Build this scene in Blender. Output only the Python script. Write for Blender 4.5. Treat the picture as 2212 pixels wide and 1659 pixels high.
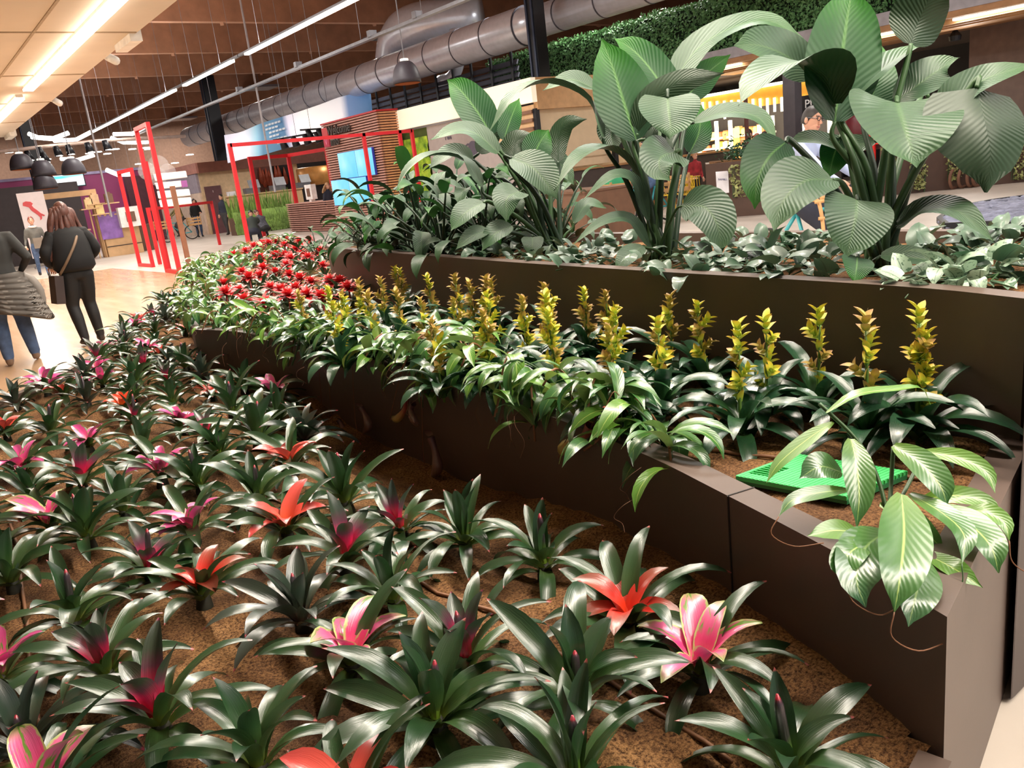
import bpy, bmesh, math, random
from mathutils import Vector, Matrix, Euler, noise
for o in list(bpy.data.objects): bpy.data.objects.remove(o)
sc = bpy.context.scene
C = sc.collection
R = math.radians
# ------------------------------------------------------------------ camera
# hall axes: +Y runs down the hall, +X across it towards the stands
FPX, CX, CY = 1770.0, 1106.0, 829.5
ROLL, PIT, YAW, EYE = R(6.7), R(14.8), R(35.9), 1.55
FW = Vector((math.sin(YAW)*math.cos(PIT), math.cos(YAW)*math.cos(PIT), -math.sin(PIT)))
_r0 = Vector((math.cos(YAW), -math.sin(YAW), 0)); _u0 = _r0.cross(FW)
RT = _r0*math.cos(ROLL) - _u0*math.sin(ROLL); UP = _r0*math.sin(ROLL) + _u0*math.cos(ROLL)
E0 = Vector((0, 0, EYE))
cd = bpy.data.cameras.new('camera'); cam = bpy.data.objects.new('camera', cd); C.objects.link(cam)
cd.sensor_width = 36; cd.lens = FPX/2212*36; cd.clip_start = .05; cd.clip_end = 300
cam.matrix_world = Matrix(((RT.x, UP.x, -FW.x, 0), (RT.y, UP.y, -FW.y, 0), (RT.z, UP.z, -FW.z, EYE), (0, 0, 0, 1)))
sc.camera = cam
def ray(x, y): return RT*(x-CX) + UP*(CY-y) + FW*FPX
def GZ(x, y, z): d = ray(x, y); return E0 + d*((z-EYE)/d.z)      # seen point on a level plane
def GX(x, y, X): d = ray(x, y); return E0 + d*(X/d.x)            # on a plane across the hall
def GY(x, y, Y): d = ray(x, y); return E0 + d*(Y/d.y)
def GD(x, y, dep): return E0 + ray(x, y)*(dep/FPX)
def depth(p): return (Vector(p)-E0).dot(FW)
# ------------------------------------------------------------------ world, lights, exposure
w = bpy.data.worlds.new('hall_air'); sc.world = w; w.use_nodes = True
bg = w.node_tree.nodes['Background']; bg.inputs[0].default_value = (.80, .86, 1, 1); bg.inputs[1].default_value = .30
vs = sc.view_settings; vs.view_transform = 'Standard'; vs.look = 'None'; vs.gamma = 1; vs.exposure = 0.1
WARM = (1, .90, .77); NEUT = (1, .95, .89)
def area(loc, sx, sy, power, colr=WARM, rot=(0, 0, 0), name='lamp_light', spread=180):
    l = bpy.data.lights.new(name, 'AREA'); l.shape = 'RECTANGLE'; l.size = sx; l.size_y = sy; l.energy = power; l.color = colr
    l.spread = R(spread)
    o = bpy.data.objects.new(name, l); C.objects.link(o); o.location = loc; o.rotation_euler = rot
    return o
# fill lamps added under the roof for even light (housings come with the ceiling)
FILL_BAYS = [(X, Y) for X in (7.5, 19) for Y in (-5, 6, 18, 32, 47, 62)]
for X, Y in FILL_BAYS: area((X, Y, 7.3), 1.6, 1.6, (560 if X > 10 else 360) if X > 0 else 110, NEUT, name='added_fill_light')
# ------------------------------------------------------------------ colour and materials
def lin(c):
    def f(v):
        v /= 255.
        return v/12.92 if v <= .04045 else ((v+.055)/1.055)**2.4
    return (f(c[0]), f(c[1]), f(c[2]), 1)
MATS = {}
class NT:
    def __init__(s, name):
        s.m = bpy.data.materials.new(name); s.m.use_nodes = True; s.t = s.m.node_tree
        s.b = s.t.nodes['Principled BSDF']
    def n(s, kind, **kw):
        nd = s.t.nodes.new(kind)
        for k, v in kw.items():
            if k.startswith('i_'): nd.inputs[int(k[2:])].default_value = v
            else: setattr(nd, k, v)
        return nd
    def l(s, a, b): s.t.links.new(a, b)
    def ramp(s, fac, stops, interp='LINEAR'):
        r = s.n('ShaderNodeValToRGB'); cr = r.color_ramp; cr.interpolation = interp
        while len(cr.elements) < len(stops): cr.elements.new(.5)
        for e, (p, c) in zip(cr.elements, stops): e.position = p; e.color = c
        if fac is not None: s.l(fac, r.inputs[0])
        return r.outputs[0]
    def mix(s, fac, a, b, mode='MIX'):
        m = s.n('ShaderNodeMix', data_type='RGBA', blend_type=mode)
        for sock, v in ((m.inputs[0], fac), (m.inputs[6], a), (m.inputs[7], b)):
            if hasattr(v, 'links'): s.l(v, sock)
            else: sock.default_value = v
        return m.outputs[2]
    def math(s, op, a, b=0., c=None):
        m = s.n('ShaderNodeMath', operation=op)
        for sock, v in zip(m.inputs, (a, b, c) if c is not None else (a, b)):
            if hasattr(v, 'links'): s.l(v, sock)
            else: sock.default_value = v
        return m.outputs[0]
    def noise(s, vec, scale, detail=3, rough=.5):
        nz = s.n('ShaderNodeTexNoise'); nz.inputs['Scale'].default_value = scale
        nz.inputs['Detail'].default_value = detail; nz.inputs['Roughness'].default_value = rough
        if vec is not None: s.l(vec, nz.inputs['Vector'])
        return nz.outputs[0]
    def mapped(s, vec, scale):
        mp = s.n('ShaderNodeMapping'); mp.inputs['Scale'].default_value = scale; s.l(vec, mp.inputs[0]); return mp.outputs[0]
    def bump(s, h, strength=.3, dist=.01):
        b = s.n('ShaderNodeBump'); b.inputs['Strength'].default_value = strength; b.inputs['Distance'].default_value = dist
        s.l(h, b.inputs['Height']); s.l(b.outputs[0], s.b.inputs['Normal'])
    def set(s, colr=None, rough=.5, metal=0, spec=.5, emit=None, es=0, trans=0, coat=0):
        b = s.b
        if colr is not None:
            if hasattr(colr, 'links'): s.l(colr, b.inputs['Base Color'])
            else: b.inputs['Base Color'].default_value = colr
        if hasattr(rough, 'links'): s.l(rough, b.inputs['Roughness'])
        else: b.inputs['Roughness'].default_value = rough
        b.inputs['Metallic'].default_value = metal; b.inputs['Specular IOR Level'].default_value = spec
        b.inputs['Transmission Weight'].default_value = trans; b.inputs['Coat Weight'].default_value = coat
        if emit is not None:
            if hasattr(emit, 'links'): s.l(emit, b.inputs['Emission Color'])
            else: b.inputs['Emission Color'].default_value = emit
            b.inputs['Emission Strength'].default_value = es
        return s.m
def mat(name, rgb, rough=.5, metal=0, spec=.5, var=.12, scale=6, bump=0, emit=None, es=0, trans=0, coat=0):
    """plain procedural material: one colour with a little mottling"""
    if name in MATS: return MATS[name]
    k = NT(name); c = lin(rgb)
    tc = k.n('ShaderNodeTexCoord').outputs['Object']
    nz = k.noise(tc, scale, 4)
    d = tuple(v*(1-var) for v in c[:3])+(1,); u = tuple(min(1, v*(1+var)) for v in c[:3])+(1,)
    col = k.ramp(nz, [(.3, d), (.7, u)])
    k.set(col, rough, metal, spec, lin(emit) if emit else None, es, trans, coat)
    if bump: k.bump(nz, bump)
    MATS[name] = k.m; return k.m
# ------------------------------------------------------------------ mesh helpers
class MB:
    def __init__(s): s.v = []; s.f = []; s.uv = []
    def add(s, vs_, fs):
        o = len(s.v); s.v += [tuple(v) for v in vs_]; s.f += [tuple(i+o for i in f) for f in fs]; return s
    def box(s, c, size, M=None):
        x, y, z = (k/2 for k in size); c = Vector(c)
        p = [Vector((a*x, b*y, d*z)) for a in (-1, 1) for b in (-1, 1) for d in (-1, 1)]
        if M is not None: p = [M @ q for q in p]
        return s.add([q+c for q in p], [(0, 1, 3, 2), (4, 6, 7, 5), (0, 4, 5, 1), (2, 3, 7, 6), (0, 2, 6, 4), (1, 5, 7, 3)])
    def bb(s, x0, x1, y0, y1, z0, z1): return s.box(((x0+x1)/2, (y0+y1)/2, (z0+z1)/2), (abs(x1-x0), abs(y1-y0), abs(z1-z0)))
    def bar(s, a, b, w_, h=None):
        """square bar from a to b"""
        a = Vector(a); b = Vector(b); h = h or w_; T = (b-a).normalized()
        S = T.cross(Vector((0, 0, 1)));  S = Vector((1, 0, 0)) if S.length < 1e-3 else S.normalized(); N = S.cross(T)
        p = [q+S*i*w_/2+N*j*h/2 for q in (a, b) for i, j in ((-1, -1), (1, -1), (1, 1), (-1, 1))]
        return s.add(p, [(3, 2, 1, 0), (4, 5, 6, 7), (0, 1, 5, 4), (1, 2, 6, 5), (2, 3, 7, 6), (3, 0, 4, 7)])
    def tube(s, pts, rad, n=6, caps=True):
        pts = [Vector(p) for p in pts]; m = len(pts)
        rad = rad if isinstance(rad, (list, tuple)) else [rad]*m
        vv = []; prev = None
        for i, p in enumerate(pts):
            T = (pts[min(i+1, m-1)]-pts[max(i-1, 0)]).normalized()
            if prev is None:
                S = T.cross(Vector((0, 0, 1))); S = Vector((1, 0, 0)) if S.length < 1e-3 else S.normalized()
            else:
                S = prev - T*prev.dot(T); S = S.normalized() if S.length > 1e-6 else T.orthogonal().normalized()
            prev = S; N = T.cross(S)
            vv += [p+(S*math.cos(2*math.pi*j/n)+N*math.sin(2*math.pi*j/n))*rad[i] for j in range(n)]
        ff = [(i*n+j, i*n+(j+1) % n, (i+1)*n+(j+1) % n, (i+1)*n+j) for i in range(m-1) for j in range(n)]
        if caps: ff += [tuple(range(n-1, -1, -1)), tuple(range((m-1)*n, m*n))]
        return s.add(vv, ff)
    def lathe(s, prof, n=16, M=None, c=(0, 0, 0)):
        """prof: list of (radius, z)"""
        c = Vector(c); vv = []
        for r_, z in prof:
            for j in range(n):
                q = Vector((r_*math.cos(2*math.pi*j/n), r_*math.sin(2*math.pi*j/n), z))
                vv.append((M @ q if M is not None else q)+c)
        m = len(prof)
        ff = [(i*n+j, i*n+(j+1) % n, (i+1)*n+(j+1) % n, (i+1)*n+j) for i in range(m-1) for j in range(n)]
        if prof[0][0] > 1e-4: ff.append(tuple(range(n-1, -1, -1)))
        if prof[-1][0] > 1e-4: ff.append(tuple(range((m-1)*n, m*n)))
        return s.add(vv, ff)
    def blob(s, c, rad, M=None, nu=12, nv=8):
        c = Vector(c); rx, ry, rz = rad if isinstance(rad, (tuple, list)) else (rad,)*3
        vv = []
        for i in range(nv+1):
            a = math.pi*i/nv
            for j in range(nu):
                b = 2*math.pi*j/nu
                q = Vector((rx*math.sin(a)*math.cos(b), ry*math.sin(a)*math.sin(b), rz*math.cos(a)))
                vv.append((M @ q if M is not None else q)+c)
        return s.add(vv, [(i*nu+j, (i+1)*nu+j, (i+1)*nu+(j+1) % nu, i*nu+(j+1) % nu) for i in range(nv) for j in range(nu)])
    def prism(s, poly, z0, z1):
        n = len(poly)
        return s.add([(x, y, z0) for x, y in poly]+[(x, y, z1) for x, y in poly],
                     [tuple(range(n-1, -1, -1)), tuple(range(n, 2*n))]+[(i, (i+1) % n, n+(i+1) % n, n+i) for i in range(n)])
    def mesh(s, name, m=None, smooth=False):
        me = bpy.data.meshes.new(name); me.from_pydata(s.v, [], s.f)
        if m: me.materials.append(m)
        if smooth: me.shade_smooth()
        me.update(); return me
    def obj(s, name, m, parent=None, smooth=False, loc=None):
        return mk(name, s.mesh(name, m, smooth), parent, loc)
def mk(name, me, parent=None, loc=None):
    o = bpy.data.objects.new(name, me); C.objects.link(o)
    if parent is not None: o.parent = parent
    if loc is not None: o.location = loc
    return o
def tag(o, label=None, cat=None, group=None, kind=None):
    if label: o['label'] = label
    if cat: o['category'] = cat
    if group: o['group'] = group
    if kind: o['kind'] = kind
    return o
def empty(name, loc=(0, 0, 0), rz=0, label=None, cat=None, group=None, kind=None):
    o = bpy.data.objects.new(name, None); C.objects.link(o); o.location = loc; o.rotation_euler = (0, 0, rz); o.empty_display_size = .05
    return tag(o, label, cat, group, kind)
def part(mb, name, m, root, smooth=False):
    """mesh written in hall coordinates, hung under a root Empty that is only moved"""
    L = Vector(root.location); mb.v = [tuple(Vector(v)-L) for v in mb.v]
    return mb.obj(name, m, root, smooth)
def struct(o): o['kind'] = 'structure'; return o
def text(body, size, m, loc, rot, name, parent=None, align='CENTER', ext=.004):
    cu = bpy.data.curves.new(name, 'FONT'); cu.body = body; cu.size = size; cu.extrude = ext; cu.align_x = align; cu.align_y = 'CENTER'
    cu.resolution_u = 2
    t = bpy.data.objects.new(name, cu); C.objects.link(t)
    me = bpy.data.meshes.new_from_object(t); bpy.data.objects.remove(t); me.materials.append(m)
    o = mk(name, me, parent); o.location = Vector(loc)-(Vector(parent.location) if parent else Vector()); o.rotation_euler = rot
    return o
def catmull(pts, k=6):
    pts = [Vector(p) for p in pts]; out = []
    q = [pts[0]*2-pts[1]]+pts+[pts[-1]*2-pts[-2]]
    for i in range(1, len(q)-2):
        for j in range(k):
            t = j/k; a, b, c, d = q[i-1], q[i], q[i+1], q[i+2]
            out.append(.5*((2*b)+(-a+c)*t+(2*a-5*b+4*c-d)*t*t+(-a+3*b-3*c+d)*t**3))
    out.append(pts[-1]); return out
def inside(p, poly):
    r_ = False; n = len(poly); j = n-1
    for i in range(n):
        if (poly[i][1] > p[1]) != (poly[j][1] > p[1]) and p[0] < (poly[j][0]-poly[i][0])*(p[1]-poly[i][1])/(poly[j][1]-poly[i][1])+poly[i][0]: r_ = not r_
        j = i
    return r_
# ================================================================== the planter
MIDZ, UPZ, LOWZ = .644, 1.05, .34
def wallmat(name, rgb):
    k = NT(name); tc = k.n('ShaderNodeTexCoord').outputs['Object']
    a = k.noise(tc, 2.5, 5, .6); b = k.noise(tc, 90, 2)
    c = lin(rgb)
    col = k.mix(k.math('MULTIPLY', b, .35), k.ramp(a, [(.3, tuple(v*.85 for v in c[:3])+(1,)), (.75, tuple(v*1.12 for v in c[:3])+(1,))]), tuple(v*.8 for v in c[:3])+(1,))
    k.set(col, .42, 0, .4); k.bump(b, .05, .002); return k.m
M_WALL = wallmat('brown_lacquer', (92, 77, 70))
def soilmat():
    k = NT('coir_soil'); tc = k.n('ShaderNodeTexCoord').outputs['Object']
    big = k.noise(tc, 3.2, 4, .6); fine = k.noise(tc, 120, 4, .7); fib = k.noise(k.mapped(tc, (60, 220, 60)), 1, 3, .6)
    c1 = k.ramp(big, [(.32, lin((100, 74, 56))), (.52, lin((158, 116, 78))), (.7, lin((192, 146, 98)))])
    c2 = k.mix(k.ramp(fine, [(.35, (1, 1, 1, 1)), (.6, (0, 0, 0, 1))]), c1, lin((70, 48, 36)))
    c3 = k.mix(k.ramp(fib, [(.62, (0, 0, 0, 1)), (.75, (.6, .6, .6, 1))]), c2, lin((196, 150, 100)))
    k.set(c3, .95, 0, .1)
    k.bump(k.math('ADD', fine, k.math('MULTIPLY', fib, .6)), .9, .012); return k.m
M_SOIL = soilmat()
MIDF = [(1.41, .65), (1.47, .82), (1.535, 1.03), (1.63, 1.38), (1.71, 1.70), (1.80, 2.25), (1.88, 2.98), (1.92, 3.79), (1.89, 5.08), (1.84, 5.8), (1.70, 6.30)]
MIDB = [(1.80, 6.75), (2.05, 7.5), (2.35, 8.6), (2.8, 9.9), (3.3, 11.3), (3.9, 12.5), (4.7, 13.1), (5.6, 12.9), (6.2, 12.0), (6.1, 10.4), (5.4, 8.8), (4.5, 7.6), (3.95, 7.0)]
UPF = [(2.40, .92), (2.48, 1.23), (2.53, 1.75), (2.58, 2.47), (2.68, 3.59), (2.83, 4.83), (2.97, 6.0), (3.10, 6.75), (3.26, 7.1), (3.5, 7.25), (3.75, 7.1), (3.88, 6.7), (3.9, 6.2)]
midf = [(p.x, p.y) for p in catmull([(x, y, 0) for x, y in MIDF], 4)]
midf = [midf[0]]+midf[4:]      # straight run at the sharp corner
midb = [(p.x, p.y) for p in catmull([(x, y, 0) for x, y in [MIDF[-1]]+MIDB], 4)][1:]
upf = [(p.x, p.y) for p in catmull([(x, y, 0) for x, y in UPF], 4)]
LOW = [(1.40, .63), (.9, .55), (.3, .62), (-.25, .95), (-.62, 1.6), (-.8, 2.6), (-.75, 3.8), (-.5, 5.0), (-.05, 6.2), (.5, 7.0), (1.05, 7.75), (1.6, 8.9), (2.2, 10.2), (3.0, 11.9), (3.7, 13.2), (4.4, 14.1), (5.6, 14.6), (6.9, 13.9)]
low = [(p.x, p.y) for p in catmull([(x, y, 0) for x, y in LOW], 4)]
def offset(line, d):
    out = []
    for i, p in enumerate(line):
        c_ = Vector(p); e1 = (c_-Vector(line[i-1])).normalized() if i else None; e2 = (Vector(line[i+1])-c_).normalized() if i < len(line)-1 else None
        e1 = e1 or e2; e2 = e2 or e1; t = (e1+e2).normalized(); k = 1/max(.3, e1.dot(t))
        out.append((p[0]+t.y*d*k, p[1]-t.x*d*k))
    return out
def wall_strip(line, z0, z1, th, side):
    """curved wall of thickness th, th measured to the right of the line (side=1) or left"""
    b = MB(); inn = offset(line, th*side); n = len(line)
    for L_ in (line, inn):
        b.add([(x, y, z0) for x, y in L_]+[(x, y, z1) for x, y in L_], [])
    f = []
    for i in range(n-1):
        f += [(i, i+1, n+i+1, n+i), (2*n+i+1, 2*n+i, 3*n+i, 3*n+i+1), (n+i, n+i+1, 3*n+i+1, 3*n+i)]
    f += [(0, n, 3*n, 2*n), (n-1, 3*n-1, 4*n-1, 2*n-1)]
    b.f += f; return b
def shade_auto(o, ang=35):
    me = o.data; me.shade_smooth()
    try: me.set_sharp_from_angle(angle=R(ang))
    except Exception: pass
def soil_mesh(poly, zf, step):
    xs = [p[0] for p in poly]; ys = [p[1] for p in poly]; b = MB(); idx = {}
    nx = int((max(xs)-min(xs))/step)+2; ny = int((max(ys)-min(ys))/step)+2
    def vid(i, j):
        if (i, j) not in idx:
            x = min(xs)+i*step; y = min(ys)+j*step; idx[(i, j)] = len(b.v); b.v.append((x, y, zf(x, y)))
        return idx[(i, j)]
    for i in range(nx):
        for j in range(ny):
            if inside((min(xs)+(i+.5)*step, min(ys)+(j+.5)*step), poly): b.f.append((vid(i, j), vid(i+1, j), vid(i+1, j+1), vid(i, j+1)))
    return b
def nz(x, y, s=1., o=0.): return noise.noise(Vector((x*s, y*s, o)))
def wall_dist(x, y, line=midf): return min(math.hypot(x-a, y-c) for a, c in line)
def soil_low(x, y):
    d = wall_dist(x, y); dip = .21*math.exp(-((y-3.5)/1.05)**2)*math.exp(-(d/.36)**2)
    return -dip+ .295+.035*nz(x, y, 2.2)+.018*nz(x, y, 7, 3.)+.05*math.exp(-(d/.16)**2)+.008*nz(x, y, 22, 1.)
def soil_mid(x, y): return .602+.016*nz(x, y, 5, 5.)+.008*nz(x, y, 20, 2.)
def soil_up(x, y): return 1.0+.03*nz(x, y, 3, 9.)+.012*nz(x, y, 14, 4.)
# lowest bed
lowp = empty('lower_planter', (0, 0, 0), 0, 'low wide planter bed of brown soil filled with rosette bromeliads', 'planter')
o = wall_strip(low, 0, LOWZ, .06, 1).obj('kerb_wall', M_WALL, lowp); shade_auto(o)
lowin = offset(low, .03)
lowpoly = lowin + [(6.6, 12.5)] + [p for p in reversed(midb)] + [p for p in reversed([midf[0]]+offset(midf, .04)[3:])]
o = soil_mesh(lowpoly, soil_low, .05).obj('soil', M_SOIL, lowp, True)
# middle tier
midp = empty('middle_planter', (0, 0, 0), 0, 'curved brown planter wall with yellow flower spikes and pitcher plants, middle of three tiers', 'planter')
SIDE = [(2.45, .906), (2.10, .82), (1.8, .746)]
o = wall_strip(SIDE+midf+midb, 0, MIDZ, .085, 1).obj('front_wall', M_WALL, midp); shade_auto(o)
midpoly = offset(SIDE+midf+midb, .043)+list(reversed(upf))
o = soil_mesh(midpoly, soil_mid, .06).obj('soil', M_SOIL, midp, True)
jm = mat('joint_line', (24, 18, 16), .7)
b = MB(); q = Vector((1.613, 1.315)); t = Vector((.1, .36)).normalized()
b.bar((q.x-.0015, q.y, .30), (q.x-.0015, q.y, MIDZ), .004); b.bar((q.x, q.y, MIDZ), (q.x+.085, q.y-.02, MIDZ), .004)
b.obj('panel_joint', jm, midp)
# upper tier
upp = empty('upper_planter', (0, 0, 0), 0, 'tall curved brown planter of giant peace lilies, highest of three tiers', 'planter')
o = wall_strip(upf, .35, UPZ, .075, 1).obj('front_wall', M_WALL, upp); shade_auto(o)
BACK = [(3.9, 6.2), (3.85, .95)]
wall_strip(BACK, 0, UPZ, .075, 1).obj('back_wall', M_WALL, upp)
b = MB().prism([(2.105, .80), (3.9, .80), (3.9, .925), (2.44, .925)], 0, UPZ-.0007)
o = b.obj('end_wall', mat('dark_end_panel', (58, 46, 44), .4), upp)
bv = o.modifiers.new('bevel', 'BEVEL'); bv.width = .012; bv.segments = 2
o = soil_mesh(offset(upf, .04)+BACK[1:], soil_up, .055).obj('soil', M_SOIL, upp, True)
# green access grid on the middle soil, drip lines
gl = [GZ(*p, .632) for p in ((1590, 1030), (1720, 982), (1960, 1020), (1862, 1106))]
gr = empty('access_grid', gl[0], 0, 'bright green plastic inspection cover with a slotted corner lying on the soil', 'cover')
M_GRID = mat('green_plastic', (70, 190, 105), .45, var=.05)
u_ = (gl[2]-gl[1]); v_ = (gl[0]-gl[1])
b = MB(); n1, n2 = 26, 16
def gpt(a, c, z=0): p = gl[1]+u_*a+v_*c; return Vector((p.x, p.y, .632+z))
poly = [gpt(a, c) for a, c in ((0, 0), (1, 0), (1, 1), (0, 1))]
b.prism([(p.x, p.y) for p in poly], .612, .625); part(b, 'frame', mat('green_plastic_dark', (30, 105, 62), .5), gr)
b = MB()
for i in range(n1):
    if not 1 <= i <= 5: b.bar(gpt(i/n1+.012, 0, -.002), gpt(i/n1+.012, 1, -.002), u_.length/n1*.8, .012)
    else: b.bar(gpt(i/n1+.012, 0, -.002), gpt(i/n1+.012, .5, -.002), u_.length/n1*.8, .012); b.bar(gpt(i/n1+.012, .86, -.002), gpt(i/n1+.012, 1, -.002), u_.length/n1*.8, .012)
part(b, 'slat_mesh', M_GRID, gr)
b = MB()
for j in range(n2+1): b.bar(gpt(0, j/n2, -.003), gpt(1, j/n2, -.003), .003, .012)
part(b, 'cross_bars', M_GRID, gr)
M_DRIP = mat('drip_hose', (128, 88, 62), .6)
for k, (pts, z0, lab) in enumerate(([[(1500, 965), (1720, 985), (1850, 1005), (2010, 1030)], .62, 'thin brown drip hose lying on soil beside the green cover'],
        [[(15, 1110), (35, 1180), (60, 1420), (95, 1640)], .33, 'brown drip hose on soil running between bromeliads at the bed kerb'],
        [[(455, 1040), (640, 1085), (870, 1215), (1190, 1380), (1580, 1620)], .325, 'brown drip hose running under the magenta and red centred bromeliads'])):
    ps = [GZ(x, y, z0) for x, y in pts]; zf = soil_mid if z0 > .5 else soil_low
    ps = [Vector((p.x, p.y, zf(p.x, p.y)+.006)) for p in catmull(ps, 8)]
    tag(MB().tube(ps, .006, 6).obj('drip_hose', M_DRIP, None, True), lab, 'hose')
# ================================================================== leaves
rnd = random.Random(7)
def uvmesh(name, V, F, UV, m, smooth=True):
    me = bpy.data.meshes.new(name); me.from_pydata(V, [], F); ul = me.uv_layers.new(name='UVMap')
    li = [0]*len(me.loops); me.loops.foreach_get('vertex_index', li)
    flat = []
    for i in li: flat += UV[i]
    ul.data.foreach_set('uv', flat)
    me.materials.append(m)
    if smooth: me.shade_smooth()
    return me
def w_strap(t): return (.62+.38*min(1, t/.35)) * (1 if t < .55 else max(.02, 1-((t-.55)/.45)**2.2))
def w_lance(t): return max(.02, math.sin(math.pi*min(1, (t*.97+.03))**.85))**.85*(1 if t < .8 else .35+.65*(1-t)/.2) 
def w_ovate(t): return max(.015, math.sin(math.pi*min(1, .02+t*.98)**.72))**.8*(1 if t < .84 else .30+.70*(1-t)/.16)
def w_heart(t): return max(.02, math.sin(math.pi*min(1, .10+.9*t)**.62))**.75*(1 if t < .8 else .25+.75*(1-t)/.2)
def w_bract(t): return (.7+.3*min(1, t/.3))*(1 if t < .45 else max(0, 1-((t-.45)/.55)**1.7))+.01
def leafdata(L, W, prof, a0, a1, chan=.25, nseg=9, nac=4, p=1., wav=0, fold=0, twist=0, seed=0):
    V = []; F = []; UV = []; y = z = 0; ds = L/nseg; rr = random.Random(seed); ph = rr.random()*6
    for i in range(nseg+1):
        t = i/nseg; a = a0+(a1-a0)*t**p
        if i: y += math.cos(a)*ds; z += math.sin(a)*ds
        ww = W/2*prof(t); tw = twist*t
        for j in range(nac+1):
            s = -1+2*j/nac
            h = chan*ww*s*s + fold*ww*abs(s) + wav*W*math.sin(ph+t*9+s)*abs(s)
            x = s*ww*math.cos(tw)-h*math.sin(tw)*0; hh = h+s*ww*math.sin(tw)
            V.append((x, y-math.sin(a)*hh, z+math.cos(a)*hh)); UV.append((.5+.5*s, t))
    for i in range(nseg):
        for j in range(nac):
            k = i*(nac+1)+j; F.append((k, k+1, k+nac+2, k+nac+1))
    return V, F, UV
def leafmesh(name, m, *a, **kw): V, F, UV = leafdata(*a, **kw); return uvmesh(name, V, F, UV, m)
def spine_leaf(name, m, pts, W, nhint, prof=w_ovate, fold=.18, chan=0., nseg=16, nac=6, wav=0., origin=(0, 0, 0), seed=1, roll=0):
    """blade along a 3-D spine; nhint: the way the upper face looks"""
    sp = catmull(pts, max(2, nseg//(len(pts)-1))); n = len(sp)-1; V = []; F = []; UV = []; o = Vector(origin); rr = random.Random(seed); ph = rr.random()*6
    N0 = Vector(nhint).normalized()
    for i, p in enumerate(sp):
        t = i/n; T = (sp[min(i+1, n)]-sp[max(i-1, 0)]).normalized()
        S = T.cross(N0); S = S.normalized() if S.length > 1e-4 else T.orthogonal().normalized()
        if roll: S = Matrix.Rotation(roll*t, 3, T) @ S
        N = S.cross(T); ww = W/2*prof(t)
        for j in range(nac+1):
            s = -1+2*j/nac; h = ww*(fold*abs(s)+chan*s*s)+wav*W*math.sin(ph+t*8+2*s)*abs(s)
            V.append(tuple(p-o+S*ww*s+N*h)); UV.append((.5+.5*s, t))
    for i in range(n):
        for j in range(nac):
            k = i*(nac+1)+j; F.append((k, k+1, k+nac+2, k+nac+1))
    return uvmesh(name, V, F, UV, m)
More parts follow.
